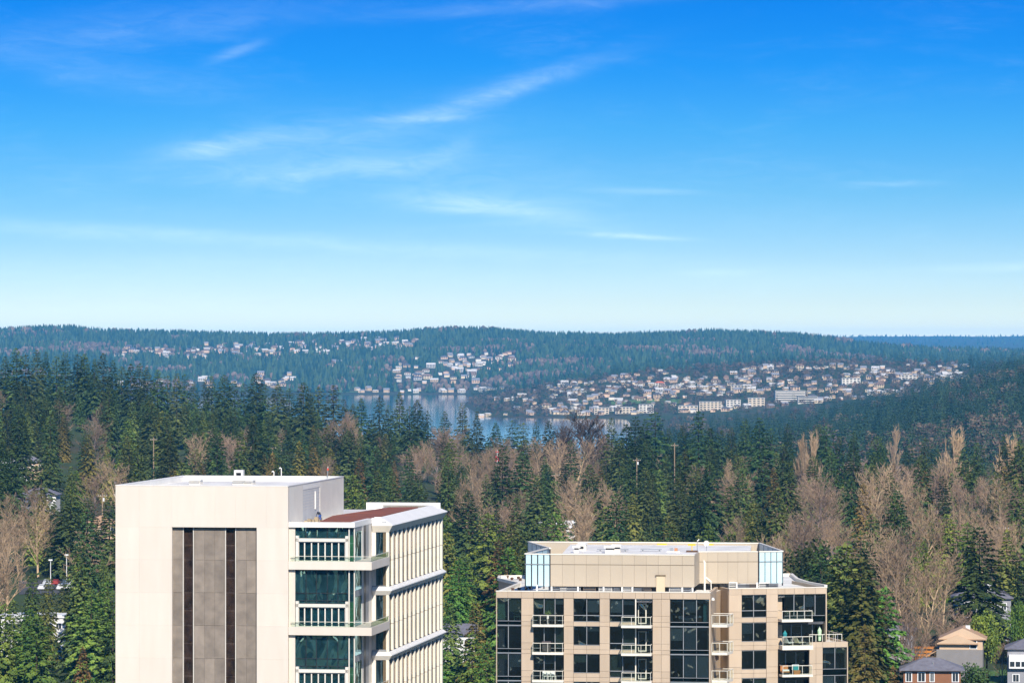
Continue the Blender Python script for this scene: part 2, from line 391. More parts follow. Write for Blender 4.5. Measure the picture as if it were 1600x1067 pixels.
M_STRIPB = mat('brick_reflection_paint', (0.34, 0.25, 0.195), rough=.9, c2=(0.10, 0.08, 0.07), scale=1.0, stretch=(1, 1, .8), detail=2)  # mottled brown paints the brick reflections seen in the strip glass
M_GREYM = mat('grey_metal', (0.36, 0.37, 0.38), rough=0.45, metallic=0.3, c2=(0.28, 0.29, 0.30))
M_LOUVRE = mat('pale_louvre', (0.60, 0.60, 0.58), rough=0.6)
M_DECK = mat('brown_roof_deck', (0.27, 0.075, 0.032), rough=0.9, c2=(0.17, 0.05, 0.024), scale=0.3, detail=8)
M_TAN = mat('tan_panel', (0.515, 0.402, 0.29), rough=0.6, c2=(0.47, 0.362, 0.258), scale=0.8, orand=0.07, detail=8, stretch=(1.5, 1.5, .3))
M_TANP = mat('tan_metal_panel', (0.485, 0.405, 0.30), rough=0.5, c2=(0.46, 0.38, 0.28), scale=0.3, orand=0.03)
M_SLAB = mat('balcony_slab_paint', (0.80, 0.74, 0.63), rough=0.6)
M_RAIL = mat('rail_paint', (0.72, 0.68, 0.58), rough=0.4)
M_YEL = mat('yellow_paint', (0.85, 0.50, 0.03), rough=0.6)
G_TEAL = glass('teal_glass', (0.34, 0.60, 0.645), (0.60, 0.95, 1.0), ior=3.0, wave=0.09, wscale=0.6)
G_GREEN = glass('pale_green_glass', (0.30, 0.62, 0.45), (0.8, 1.0, 0.9), ior=2.0, wave=0.02)
G_BLUEG = glass('blue_green_glass', (0.20, 0.42, 0.48), (0.6, 0.9, 1.0), ior=2.4, wave=0.06)
G_STRIP = glass('dark_strip_glass', (0.46, 0.42, 0.40), (0.75, 0.62, 0.55), ior=2.0, wave=0.03, wscale=0.7)
G_NAVY = glass('navy_glass', (0.20, 0.27, 0.31), (0.75, 0.9, 1.0), ior=1.9, wave=0.075, wscale=0.8)
G_SPAN = glass('spandrel_glass', (0.04, 0.10, 0.11), (0.6, 0.9, 1.0), ior=1.6, wave=0.015)
G_CLEAR = glass('clear_rail_glass', (0.82, 0.90, 0.86), (0.9, 1, 0.95), ior=1.45, wave=0.004)
G_FROST = mat('frosted_screen_glass', (0.56, 0.74, 0.76), rough=0.35, c2=(0.50, 0.70, 0.73), scale=0.5)

def PB(fr, parent, name, material, px0, px1, py0, py1, v0, v1, pref, gap=0.012, label=None):
    """a box piece on a front plane v0 (depth to v1) whose face covers those photo pixels"""
    u0 = fr.v(px0, 950, v0)[0]; u1 = fr.v(px1, 950, v0)[0]
    z1 = fr.v(pref, py0, v0)[1]; z0 = fr.v(pref, py1, v0)[1]
    o = MB().box(u0 + gap, u1 - gap, v0, v1, z0 + gap, z1 - gap).build(name, material, parent)
    if label: o['label'] = label
    return o

# ------------------------------------------------------------------ the cream tower
GA = gz(-30, 520)
fA = Frame((180.5 - CX) / F * 508.5, 508.5, GA, 8.3)
A = frame_thing('office_tower', fA, 'cream stone office tower with a grey recessed bay, terraces and finned side', 'tower')
W, zT = fA.v(450, 760, 0)
VD = fA.u(537, 741.5, W)[0]
VT = 0.6
zR = fA.v(500, 815.6, VT)[1]
U1 = fA.v(581, 883, VT)[0]; UB = fA.v(553.5, 860, VT)[0]
VN = fA.u(607.5, 850, U1)[0]; VF = fA.u(692, 830, U1)[0]

def tower_a():
    ref = 320
    zrec = fA.v(ref, 823.5, 0)[1]
    uL, uR = fA.v(268.5, 900, 0)[0], fA.v(401, 900, 0)[0]
    MB().box(0.02, W - 0.14, 0.95, VD, 0, zT - 0.75).build('core', M_CREAM, A)
    MB().box(0.2, W - 0.2, 0.3, VD - 0.3, zT - 0.75, zT - 0.62).build('roof_membrane', M_ROOFW, A)
    # stone cladding in panels round the recess
    rows = [760] + [823.5 + 51.2 * i for i in range(0, 7)]
    zs = [fA.v(ref, y, 0)[1] for y in rows]; zs[0] = zT
    cols = [fA.v(p, 900, 0)[0] for p in (181, 217.8, 268.5, 303, 335.6, 368, 384, 416, 450)]
    cols[0] = 0; cols[-1] = W
    for i in range(len(cols) - 1):
        MB().box(cols[i] + .003, cols[i + 1] - .003, 0, 0.95, zs[1] + .003, zT).build('panel', M_CREAM, A)
    side = [0, cols[1], uL]; right = [uR, W]
    for j in range(1, len(zs) - 1):
        for c in (side, right):
            for i in range(len(c) - 1):
                MB().box(c[i] + (.003 if i else 0), c[i + 1] - (.003 if c[i + 1] not in (uL, W) else 0), 0, 0.95, zs[j + 1] + .003, zs[j] - .003).build('panel', M_CREAM, A)
    MB().box(0, uL, 0, .95, 0, zs[-1]).box(uR, W, 0, .95, 0, zs[-1]).box(uL, uR, .6, .95, 0, zs[-1]).build('lower_wall', M_CREAM, A)
    # the recess: rows of concrete panels and two strips of dark glass
    cp = [(271, 285.4), (303.4, 319.8), (319.8, 335.6), (335.6, 351.4), (369.3, 385.5), (385.5, 401)]
    for j in range(1, len(zs) - 1):
        for k, (a, b) in enumerate(cp):
            u0, u1 = fA.v(a if k else 268.5, 900, .6)[0], fA.v(b, 900, .6)[0]
            if k == 0: u0 = uL
            if k == len(cp) - 1: u1 = uR
            MB().box(u0 + .01, u1 - .01, .55 + .01 * R.random(), .94, zs[j + 1] + .014, zs[j] - .014).build('concrete_panel', M_CONC, A)
        for a, b in ((285.8, 303), (351.8, 368.9)):
            u0, u1 = fA.v(a, 900, .6)[0], fA.v(b, 900, .6)[0]
            w = MB().box(u0, u0 + .09, .52, .94, zs[j + 1], zs[j]).box(u1 - .09, u1, .52, .94, zs[j + 1], zs[j]).build('window_frame', M_OFFW, A)
            zm = zs[j + 1] + (zs[j] - zs[j + 1]) * 0.45
            for q0, q1 in ((zs[j + 1], zm), (zm, zs[j])):
                MB().box(u0 + .09, u1 - .09, .72, .74, q0 + .02, q1 - .02).build('pane', G_STRIP, w)
            MB().box(u0 + .09, u1 - .09, .90, .945, zs[j + 1], zs[j]).build('backing', M_STRIPB, w)
    # parapet and the right-hand wall of the tall part
    p = MB().box(0, .4, .955, VD, zT - .74, zT).box(W - .4, W - .005, .955, VD, zT - .74, zT).box(.4, W - .4, VD - .4, VD, zT - .74, zT)
    p.build('parapet', M_WHITE, A)
    MB().box(-.03, W + .05, -.03, .5, zT + .002, zT + .09).box(-.03, .42, .5, VD + .05, zT + .002, zT + .09).box(W - .42, W + .05, .5, VD + .05, zT + .002, zT + .09).box(.42, W - .42, VD - .42, VD + .05, zT + .002, zT + .09).build('coping', M_WHITE, A)
    vs = [.955] + [fA.u(p_, 790, W)[0] for p_ in (463, 473.5, 500, 517)] + [VD]
    for i in range(5):
        rec = (i == 2)
        MB().box(W - .13, W + (-.05 if rec else 0.0), vs[i] + .008, vs[i + 1] - .008, 0 if i == 0 else zR - 2.5, zT - .03).build('louvre_panel' if rec else 'wall_panel', M_LOUVRE if rec else M_OFFW, A)
    lv = MB()
    for k in range(9):
        z = zR + 1.2 + k * .36; lv.box(W - .05, W - .03, vs[2] + .1, vs[3] - .1, z, z + .05)
    lv.build('louvre_rail', M_OFFW, A)
    vm = fA.u(493, 790, W)[0]
    MB().box(W - .05, W + .06, vm - .25, vm + .25, zR + .9, zT - 1.2).build('vertical_duct', M_WHITE, A)
    # lower block
    MB().prism([(W - .13, .96), (UB - .2, .96), (UB - .2, VN + .6), (U1 - .75, VN + .6), (U1 - .75, VF), (W - .13, VF)], 0, zR - .62, mtop=1).build('lower_core', [M_OFFW, M_ROOFW], A)
    MB().prism([(W - .13, VD), (W - .13, VF), (0.5, VF), (0.5, VD)], 0, zR - .62).build('rear_core', M_OFFW, A)
    pts = [fA.z(*q, zR - .55) for q in ((478, 813.5), (531, 801.5), (560, 799.5), (600, 800.5), (654, 798), (625, 804.5), (600, 809), (560, 812), (540, 814.3))]
    pts = [(u, v) for u, v in pts]
    MB().prism([(W + 3.0, 3.0), (W + 1.2, VD * .62), (W + 3.6, VF - 3.4), (U1 - 3.0, VF - 2.2), (U1 - 2.6, VN + 3), (UB - 1.2, VN + 2.2), (UB - 1.4, 3.0)], zR - .615, zR - .14).build('roof_deck', M_DECK, A)
    # copings of the lower roof
    MB().box(W + .01, UB + .1, .28, .95, zR - .62, zR).box(UB - .55, UB + .1, .955, VN - .1, zR - .62, zR).box(U1 - .9, UB, VN - .09, VN + .5, zR - .6, zR + .05).build('coping', M_WHITE, A)
    MB().box(W - .1, U1 - .3, VF - .5, VF - .01, zR - .6, zR + .35).build('rear_parapet', M_WHITE, A)
    # cornice and ledges round the finned block
    zc1 = fA.u(607.5, 821.6, U1 + .45)[1]; zc2 = fA.u(604.6, 832, U1)[1]
    def loft(prof, name, material):
        mb = MB()
        for (o0, z0), (o1, z1) in zip(prof[:-1], prof[1:]):
            def path(o): return [(UB + .12, VN - o), (U1 + o, VN - o), (U1 + o, VF + o), (U1 - 8, VF + o)]
            a, b = path(o0), path(o1)
            for i in range(3):
                mb.add([(*a[i], z0), (*a[i + 1], z0), (*b[i + 1], z1), (*b[i], z1)], [(3, 2, 1, 0)])
        return mb.build(name, material, A)
    loft([(-1.5, zR + .05), (-1.25, zR + .12), (.5, zc1 + .06), (.55, zc1 - .04)], 'cornice', M_WHITE)
    loft([(.55, zc1 - .04), (.02, zc2)], 'cornice_soffit', M_FIN)
    led = []
    for y in (923.5, 1025.5, 1127.5):
        zl = fA.u(607, y, U1 + .4)[1]; led.append(zl)
        loft([(-.05, zl + .42), (.40, zl + .05), (.42, zl - .06), (.0, zl - .62)], 'ledge', M_WHITE)
    # fins: two lengths to each double storey
    nb = 13; pitch = (VF - VN) / nb
    tops = [zc2] + [z - .62 for z in led]; bots = [z + .42 for z in led] + [0.0]
    fin_cache = {}
    for zt, zb in zip(tops, bots):
        zm = zb + (zt - zb) * .47
        segs = ((zb, zm - .03), (zm + .03, zt)) if zb > 0 else ((zb, zt),)
        for z0, z1 in segs:
            for k in range(nb + 1):
                v = VN + pitch * k
                key = (round(z0, 2), round(z1, 2), k == nb)
                if key not in fin_cache: fin_cache[key] = MB().box(U1 - .30, U1 - .005, 0.0 if k < nb else -.6, .62 if k < nb else 0, z0, z1).mesh('fin', M_FIN)
                link('fin', fin_cache[key], A, (0, v, 0))
            MB().box(U1 - .75, U1 - .32, VN + .1, VF - .1, z0, z1).build('infill_wall', M_BRONZE, A)
        if zb > 0:
            gp = []
            for k in range(nb):
                v = VN + pitch * k + .75
                MB().box(U1 - .32, U1 - .295, v, v + pitch - 1.0, zm + .5, zt - .5).build('pane', G_STRIP, A)
    # terraces: slabs, notch walls, curtain glass, portal frames with glazed doors
    ref = 505
    Z = lambda y, v=VT: fA.v(ref, y, v)[1]
    U = lambda p, v=VT: fA.v(p, 900, v)[0]
    def pan(name, m, p0, p1, y0, y1, v0, v1, parent=A, g=.0):
        return MB().box(U(p0, v0) + g, U(p1, v0) - g, v0, v1, Z(y1, v0) + g, Z(y0, v0) - g).build(name, m, parent)
    MB().box(W + .02, UB - .25, .94, .958, Z(1260), Z(816.2)).build('backing', mat('brightening_backing', (0.45, 0.44, 0.42), rough=.9, c2=(0.12, 0.12, 0.12), scale=.6), A)  # added sheet behind the curtain glass; its mottled grey brightens the panes
    for k in range(3):
        o = 102.2 * k
        ys = 877 + o
        s = MB().prism([(W + .02, .12), (U1 + .06, .12), (U1 + .06, VN - .02), (UB - .1, VN - .02), (UB - .1, .955), (W + .02, .955)], Z(ys + 12.8, .12), Z(ys, .12))
        s.build('terrace_slab', M_CREAM, A)
        rail = MB().box(W + .3, U1, .20, .24, Z(ys, .2) + .60, Z(ys, .2) + .66).box(U1 - .06, U1, .24, VN - .1, Z(ys, .2) + .60, Z(ys, .2) + .66).build('terrace_rail', M_RAIL, A)
        MB().box(W + .3, U1 - .02, .215, .23, Z(ys, .2) + .01, Z(ys, .2) + .6).build('rail_pane', G_CLEAR, rail)
        MB().box(U1 - .04, U1 - .025, .26, VN - .1, Z(ys, .2) + .01, Z(ys, .2) + .6).build('rail_pane', G_CLEAR, rail)
        ytop = 816.2 if k == 0 else 890 + o - 102.2
        pan('corner_column', M_CREAM, 451.5, 461, ytop, ys, VT, .93)
        xs = [461, 478.3, 494.5, 511.3, 528, 544.3]
        rws = [(ytop, 840.6)] if k == 0 else [(ytop, 926.2 + o - 102.2), (926.2 + o - 102.2, 938 + o - 102.2), (938 + o - 102.2, 942.8 + o - 102.2)]
        fr_ = MB()
        yl = 943 + o - 102.2
        for xq in xs: fr_.box(U(xq, .8) - .035, U(xq, .8) + .035, .78, .92, Z(yl, .8), Z(ytop, .8))
        for r0, r1 in rws: fr_.box(U(461, .8), U(544.3, .8), .785, .915, Z(r1, .8) - .03, Z(r1, .8) + .03)
        fr_ = fr_.build('curtain_frame', M_DARK, A)
        for r0, r1 in rws:
            for i in range(5):
                pan('pane', G_TEAL, xs[i], xs[i + 1], r0, r1, .80, .82, fr_, .035)
        yb = 841 + o
        pt = MB()
        for p0, p1, y0, y1 in ((462, 544, yb, yb + 5), (462, 466.5, yb - 4, ys), (539.6, 544, yb - 4, ys)):
            pt.box(U(p0, .5), U(p1, .5), .45, .93, Z(y1, .5), Z(y0, .5))
        pt = pt.build('portal_frame', M_OFFW, A)
        dx = [466.5, 476, 486.8, 497.4, 508, 518.6, 529.2, 539.6]
        for i in range(7):
            d = MB()
            u0, u1 = U(dx[i], .7), U(dx[i + 1], .7); zb, zt = Z(ys, .7), Z(yb + 5, .7)
            d.box(u0, u0 + .075, .66, .76, zb, zt).box(u1 - .075, u1, .66, .76, zb, zt).box(u0 + .075, u1 - .075, .66, .76, zb, zb + .12).box(u0 + .075, u1 - .075, .66, .76, zt - .10, zt)
            d = d.build('door', M_OFFW, A)
            MB().box(u0 + .075, u1 - .075, .70, .715, zb + .12, zt - .10).build('pane', G_BLUEG, d)
        gf = pan('glass_corner', M_OFFW, 544.6, 546.2, ytop, ys, VT, .9)
        pan('mullion', M_OFFW, 552.8, 554.2, ytop, ys, VT, .9, gf)
        cut = [ytop, yb - 5, yb + 7, ys] if k == 0 else [ytop, 926 + o - 102.2, yb - 4, yb + 7, ys]
        for a, b in zip(cut[:-1], cut[1:]):
            pan('pane', G_GREEN if b > yb else G_BLUEG, 546.3, 552.7, a, b, .74, .76, gf, .02)
        # notch: left wall with a tall window and grey metal panels, rear wall with two windows
        zt_, zb_ = (zR - .63 if k == 0 else Z(877 + o - 102.2 + 12.9, .12)), Z(ys, .12)
        vq = [.97] + [fA.u(p_, 880, UB)[0] for p_ in (565.5, 568, 571.5, 576, 581)]
        vq[-1] = VN
        zmid = zb_ + 3.6
        nw = MB().box(UB - .15, UB, .96, vq[1], zmid, zmid + .75).build('spandrel_panel', M_GREYM, A)
        for a, b in ((zb_, zmid), (zmid + .75, zt_)):
            if b - a < .4: continue
            wf = MB().box(UB - .15, UB - .10, .97, vq[1], a, b).build('window_frame', M_DARK, A)
            MB().box(UB - .05, UB - .03, 1.0, vq[1] - .05, a + .04, b - .04).build('pane', G_BLUEG, wf)
        for i, mm in ((1, M_OFFW), (2, M_DARK), (3, M_GREYM), (4, M_OFFW)):
            MB().box(UB - .15, UB + .01 * i, vq[i] + .01, vq[i + 1] - .01, zb_, zt_).build('wall_panel', mm, A)
        for a, b in ((zb_, zmid), (zmid + .75, min(zt_, zR - 1.5))):
            if b - a < .4: continue
            ua, ub_ = fA.v(587, 880, VN)[0], fA.v(603, 880, VN)[0]
            wf = MB().box(ua, ub_, VN + .30, VN + .36, a, b).build('window_frame', M_DARK, A)
            um = ua + (ub_ - ua) * .42
            for q0, q1 in ((ua, um), (um, ub_)):
                MB().box(q0 + .03, q1 - .03, VN + .24, VN + .26, a + .04, b - .04).build('pane', G_BLUEG, wf)
            MB().box(UB, ua, VN + .02, VN + .55, a, b).box(ub_, U1 - .31, VN + .02, VN + .55, a, b).build('pier', M_OFFW, A)
        MB().box(UB, U1 - .31, VN + .02, VN + .56, zmid, zmid + .75).build('spandrel_panel', M_GREYM, A)
tower_a()

def roof_things_a():
    zd = zT - .62 + GA
    def rp(px, py): u, v = fA.z(px, py, zT - .62); return Matrix.Rotation(fA.a, 4, 'Z') @ Vector((u, v, 0)) + Vector((fA.o.x, fA.o.y, zd))
    for (px, py, w, d, h, lab) in ((304, 757, 1.45, 1.6, .55, 'low grey skylight curb on the cream tower roof, apart from the others'),
                                   (372, 757, 1.5, 2.0, .50, 'low grey roof curb beside a white hatch frame on the cream tower'),
                                   (387, 757, 1.2, 2.0, .46, 'narrow grey roof curb with a pipe next to the tower vents')):
        t = thing('roof_curb', rp(px, py), fA.a, lab, 'roof curb', None)
        MB().box(-w / 2, w / 2, 0, d, 0, h).build('curb', M_OFFW, t)
        MB().box(-w / 2 - .1, w / 2 + .1, -.1, d + .1, h + .002, h + .12).build('lid', M_WHITE, t)
        MB().tube((-w / 2, -.2, h * .7), (w / 2, -.2, h * .7), .05).build('pipe', M_GREYM, t)
    t = thing('hatch_frame', rp(372.5, 748.5), fA.a, 'white square hatch frame standing on the cream tower roof', 'roof hatch')
    MB().box(-.6, -.35, 0, 1, 0, 1.2).box(.35, .6, 0, 1, 0, 1.2).box(-.35, .35, 0, 1, .85, 1.2).box(-.35, .35, 0, 1, 0, .35).build('frame', M_WHITE, t)
    MB().box(-.35, .35, .5, .6, .35, .85).build('opening', M_DARK, t)
    for px, py, h, lab in ((428, 746, .75, 'short white gooseneck vent pipe on the cream tower roof'), (439.5, 746.5, 1.25, 'taller white gooseneck vent pipe on the cream tower roof')):
        t = thing('vent_pipe', rp(px, py), fA.a, lab, 'vent pipe')
        MB().tube((0, 0, 0), (0, 0, h), .07, n=8).build('pipe', M_WHITE, t)
        MB().tube((0, 0, h - .02), (-.16, 0, h + .14), .07, n=8).tube((-.16, 0, h + .14), (-.28, 0, h - .02), .07, n=8).build('hook', M_WHITE, t)
    t = thing('roof_post', rp(224.5, 759), fA.a, 'short black post at the edge of the cream tower roof', 'post')
    MB().tube((0, 0, 0), (0, 0, .62), .06, n=8).build('shaft', M_DARK, t); MB().tube((0, 0, .62), (0, 0, .7), .09, n=8).build('cap', M_DARK, t)
    u, v = W - 1.0, VD - .9
    p = Matrix.Rotation(fA.a, 4, 'Z') @ Vector((u - 1.0, v, 0)) + Vector((fA.o.x, fA.o.y, zd))
    t = thing('antenna_mast', p, fA.a, 'thin grey mast with a red lamp at the rear of the tower roof', 'antenna')
    MB().tube((0, 0, 0), (.06, 0, 1.5), .05, n=6).build('pole', M_GREYM, t)
    mr = mat('red_lamp', (0.75, 0.08, 0.03), rough=0.3)
    MB().tube((.06, 0, 1.5), (.07, 0, 1.75), .12, .10, n=8).build('lamp', mr, t); MB().tube((.07, 0, 1.75), (.08, 0, 2.0), .03, n=6).build('tip', M_WHITE, t)
    # loose blocks at the foot of the louvre wall
    mb = mat('tan_board', (0.42, 0.33, 0.21), rough=0.9, orand=.3)
    Rm = Matrix.Rotation(fA.a, 4, 'Z')
    for k, px in enumerate((478, 483, 488, 494, 499)):
        vv = fA.u(px, 805, W + .4)[0]
        q = Rm @ Vector((W + .45, vv, 0)) + Vector((fA.o.x, fA.o.y, GA + zR - .62))
        h = (.3, .45, .25, .5, .35)[k]
        tag(MB().box(-.25, .25, -.42, .42, 0, h).box(-.2, .2, -.3, .3, h, h + .12).build('board_stack', mb, None, q), 'stack of tan boards leaning at the foot of the white louvre wall', 'boards', 'tan board stacks at the louvre wall').rotation_euler = (0, 0, fA.a)
    return
roof_things_a()

def brick_tower():
    """the brick block across the street whose image shows in the dark glass strips"""
    X, Y = -285.0, -170.0
    t = thing('brick_tower', (X, Y, gz(X, Y)), math.radians(16), 'brown brick tower facing the cream tower from across downtown', 'tower')
    br = mat('brown_brick', (0.26, 0.13, 0.09), rough=.9, c2=(0.20, 0.10, 0.07))
    MB().box(-45, 45, -20, 0, 0, 82).build('wall', br, t)
    MB().box(-45.5, 45.5, -20.5, .5, 82, 83.5).build('roof', M_OFFW, t)
    for f_ in range(4, 24):
        w = MB(); q = MB()
        for k in range(14):
            x = -42 + k * 6.2
            w.box(x - .2, x + 3.4, .02, .25, f_ * 3.4 + .8, f_ * 3.4 + 1.0).box(x - .2, x + 3.4, .02, .25, f_ * 3.4 + 2.6, f_ * 3.4 + 2.8); q.box(x, x + 3.2, .02, .12, f_ * 3.4 + 1.0, f_ * 3.4 + 2.6)
        o = w.build('window_row', M_WHITE, t); o['kind'] = 'stuff'; o = q.build('glass_row', M_DARK, t); o['kind'] = 'stuff'
brick_tower()

# ------------------------------------------------------------------ the tan apartment tower
GB = gz(20, 480)
fB = Frame((775 - CX) / F * 464.0, 464.0, GB, 7.0)
zRB = fB.v(940, 924.8, 0)[1]                          # roof edge height
B = frame_thing('apartment_tower', fB, 'tan panelled apartment tower with dark windows, balconies and a rooftop penthouse', 'tower')
Yg = (CAMZ - (zRB + GB)) * F / (919.8 - CY)
gl = fB.loc(Vector(((1139 - CX) / F * Yg, Yg, GB)))
WING = 12.0 + 7.0                                     # the wing is turned by this much against the main front

class Sub:
    """axes of the wing, inside the tower's own axes"""
    def __init__(s, fr, o, deg):
        s.fr = fr; s.o = Vector((o.x, o.y, 0)); a = math.radians(deg); s.a = a; s.c, s.s = math.cos(a), math.sin(a)
    def back(s, p): return Vector((s.o.x + p[0] * s.c - p[1] * s.s, s.o.y + p[0] * s.s + p[1] * s.c, p[2] if len(p) > 2 else 0))
    def _ray(s, px, py):
        p, d = s.fr._ray(px, py)
        def t(q, k): q = q - s.o * k; return Vector((q.x * s.c + q.y * s.s, -q.x * s.s + q.y * s.c, q.z))
        return t(p, 1), t(d, 0)
    v = Frame.v; u = Frame.u; z = Frame.z
fG = Sub(fB, gl, WING)
def wing_mesh(mb, name, m, parent=None):
    mb.v = [tuple(fG.back(p)) for p in mb.v]
    return mb.build(name, m, parent or B)

PER = 43.3
BLINDS = [mat('grey_shade', (0.30, 0.31, 0.32), rough=.9), mat('olive_shade', (0.30, 0.31, 0.20), rough=.9), mat('pale_shade', (0.5, 0.49, 0.45), rough=.9)]
def tower_b():
    NF = 5
    Z = lambda y: fB.v(940, y, 0)[1]
    U = lambda p, v=0: fB.v(p, 960, v)[0]
    uE = U(1110); vR = fB.u(1119.8, 918.5, uE)[0]
    zbot = Z(935 + PER * NF)
    def P(name, m, p0, p1, y0, y1, v0=0.0, v1=.34, parent=B, g=.012, fr=None):
        if fr is None:
            return MB().box(U(p0) + g, U(p1) - g, v0, v1, Z(y1) + g, Z(y0) - g).build(name, m, parent)
    # inner structure: floors and a dark inner wall behind the glass
    MB().box(.4, uE - .4, 5.2, 24, 0, zRB - .9).build('core', M_DARKIN, B)
    for i in range(NF + 1):
        zf = Z(978.2 + PER * (i - 1))
        MB().box(.12, uE - .12, .36, 5.2, zf - .42, zf - .12).build('floor_slab', M_DARKIN, B)
    for p in (814, 833.5, 881.5, 896, 937.5, 952, 1020.5, 1046.5):
        MB().box(U(p) - .06, U(p) + .06, .4, 5.2, zbot, zRB - 1).build('party_wall', mat('grey_interior', (0.16, 0.16, 0.16)), B)
    # parapet panels
    edges = [775, 793.5, 814.6, 833.3, 850, 867, 881, 896, 916.5, 937, 952.5, 972.5, 993, 1006.5, 1019.5, 1033.5, 1046.5, 1067, 1088, 1110]
    for a, b in zip(edges[:-1], edges[1:]):
        P('panel', M_TAN, a, b, 924.8, 934.8)
    MB().box(-.03, uE + .03, -.04, .45, zRB + .002, zRB + .09).build('coping', M_SLAB, B)
    MB().box(0.05, uE - .05, .36, 12, zRB - 1.0, zRB - .35).build('roof_base', M_ROOFW, B)
    # pillars: a tall and a short panel to each storey
    for a, b in ((814.6, 833.3), (881, 896), (937, 952.5), (1019.8, 1046.8)):
        mid = [(a, b)] if b - a < 24 else [(a, (a + b) / 2), ((a + b) / 2, b)]
        for i in range(NF):
            o = PER * i
            for y0, y1 in ((935, 961.4), (961.4, 971.3), (971.3, 978.2)):
                for q0, q1 in mid: P('panel', M_TAN, q0, q1, y0 + o, y1 + o)
    P('edge_trim', M_TAN, 775, 776.6, 934.8, 935 + PER * NF); P('edge_trim', M_TAN, 1107.8, 1110, 934.8, 935 + PER * NF)
    MB().box(0, uE, 0, 5.2, 0, zbot).build('lower_wall', M_TAN, B)
    def window(x, y0, y1, transom=None, m=G_NAVY, name='window'):
        """panes between the pixel columns x, with thin pale bars"""
        f = MB(); za, zb = Z(y1), Z(y0)
        for p in x[1:-1]: f.box(U(p) - .035, U(p) + .035, .16, .28, za, zb)
        f.box(U(x[0]), U(x[-1]), .16, .28, zb - .05, zb).box(U(x[0]), U(x[-1]), .16, .28, za, za + .05)
        if transom: f.box(U(x[0]), U(x[-1]), .15, .27, Z(transom) - .035, Z(transom) + .035)
        f = f.build(name, M_GREYM, B)
        for a, b in zip(x[:-1], x[1:]):
            ys = [(y0, y1)] if not transom else [(y0, transom), (transom, y1)]
            for q0, q1 in ys:
                MB().box(U(a) + .04, U(b) - .04, .22, .24, Z(q1) + .05, Z(q0) - .05).build('pane', m, f)
            if R.random() < .55:
                k = R.choice((.25, .45, .6, 1.0)); zt_, zb_ = Z(y0) - .08, Z(y1) + .08
                MB().box(U(a) + .08, U(b) - .08, .34, .37, zt_ - (zt_ - zb_) * k, zt_).build('blind', BLINDS[R.randrange(3)], f)
        return f
    for i in range(NF):
        o = PER * i
        # glazed corner bay and the wide glazed bay, each with a green spandrel strip
        for xs in ([776.6, 794, 814.5], [1046.9, 1067.6, 1088.2, 1107.7]):
            window(xs, 935 + o, 971.2 + o)
            for a, b in zip(xs[:-1], xs[1:]):
                MB().box(U(a) + .03, U(b) - .03, .20, .32, Z(976.8 + o) + .02, Z(971.3 + o) - .02).build('spandrel_pane', G_SPAN, B)
            MB().box(U(xs[0]), U(xs[-1]), .10, .34, Z(978.2 + o), Z(976.9 + o)).build('sill', M_GREYM, B)
            MB().box(U(xs[0]), U(xs[-1]), .34, .40, Z(978.2 + o), Z(971.3 + o)).build('spandrel_back', M_DARKIN, B)
        # plain window bay: the top window is taller
        yb = 971.2 if i == 0 else 965 + o - .5
        window([896, 916.6, 937], 935 + o, yb if i == 0 else 935 + o + 29.6, 961.2 if i == 0 else None)
        y0 = 971.4 if i == 0 else 935 + o + 29.8
        y1 = 978.2 + o
        mid = [(y0, y1)] if i == 0 else [(y0, 971.3 + o), (971.3 + o, y1)]
        for q0, q1 in mid:
            for a, b in ((896, 916.6), (916.6, 937)): P('panel', M_TAN, a, b, q0, q1, .06)
        # window and door bay behind the long balcony
        window([952.6, 972.8, 992.2], 935 + o, 971.2 + o, 961.2 + o)
        MB().box(U(992.3), U(994), .02, .34, Z(978.2 + o), Z(935 + o)).build('pier', M_SLAB, B)
        for a, b in ((952.6, 972.8), (972.8, 992.2)): P('panel', M_TAN, a, b, 971.4 + o, 978.2 + o, .06)
        dz0, dz1 = Z(975 + o), Z(943 + o)
        d = MB().box(U(995), U(996.2), 1.5, 1.62, dz0, dz1).box(U(1006.5), U(1008.3), 1.5, 1.62, dz0, dz1).box(U(996.2), U(1006.5), 1.5, 1.62, dz1 - .12, dz1).box(U(996.2), U(1006.5), 1.5, 1.62, dz0, dz0 + .12).build('balcony_door', M_RAIL, B)
        MB().box(U(996.2), U(1006.5), 1.55, 1.57, dz0 + .12, dz1 - .12).build('pane', G_NAVY, d)
        wf = MB().box(U(994), U(1019.6), 1.6, 1.66, Z(942.9 + o), Z(942 + o)).build('window', M_DARK, B)
        MB().box(U(1008.4), U(1019.6), 1.55, 1.57, dz0, dz1).build('pane', G_NAVY, wf); MB().box(U(994), U(1019.6), 1.55, 1.57, dz1 + .1, Z(935 + o)).build('pane', G_NAVY, wf)
        # windows behind the first balconies
        wf = window([833.4, 850, 867, 881], 935 + o, 970 + o)
        def balcony(p0, p1, ys, rail, bars, mesh=P, depth=1.5, solid=False):
            b = MB().box(U(p0), U(p1), -depth, .02, Z(ys), Z(ys - 3.6)).build('balcony', M_SLAB, B)
            zr = Z(ys - 3.6); zt = zr + rail
            rl = MB().box(U(p0) + .05, U(p1) - .05, -depth + .05, -depth + .11, zt - .07, zt).box(U(p0) + .05, U(p0) + .11, -depth + .11, 0, zt - .07, zt).box(U(p1) - .11, U(p1) - .05, -depth + .11, 0, zt - .07, zt)
            rl = rl.build('railing', M_RAIL, b)
            n = bars
            for k in range(n + 1):
                u = U(p0) + .05 + (U(p1) - U(p0) - .16) * k / n
                MB().box(u, u + .045, -depth + .05, -depth + .10, zr, zt - .07).build('baluster', M_RAIL, b)
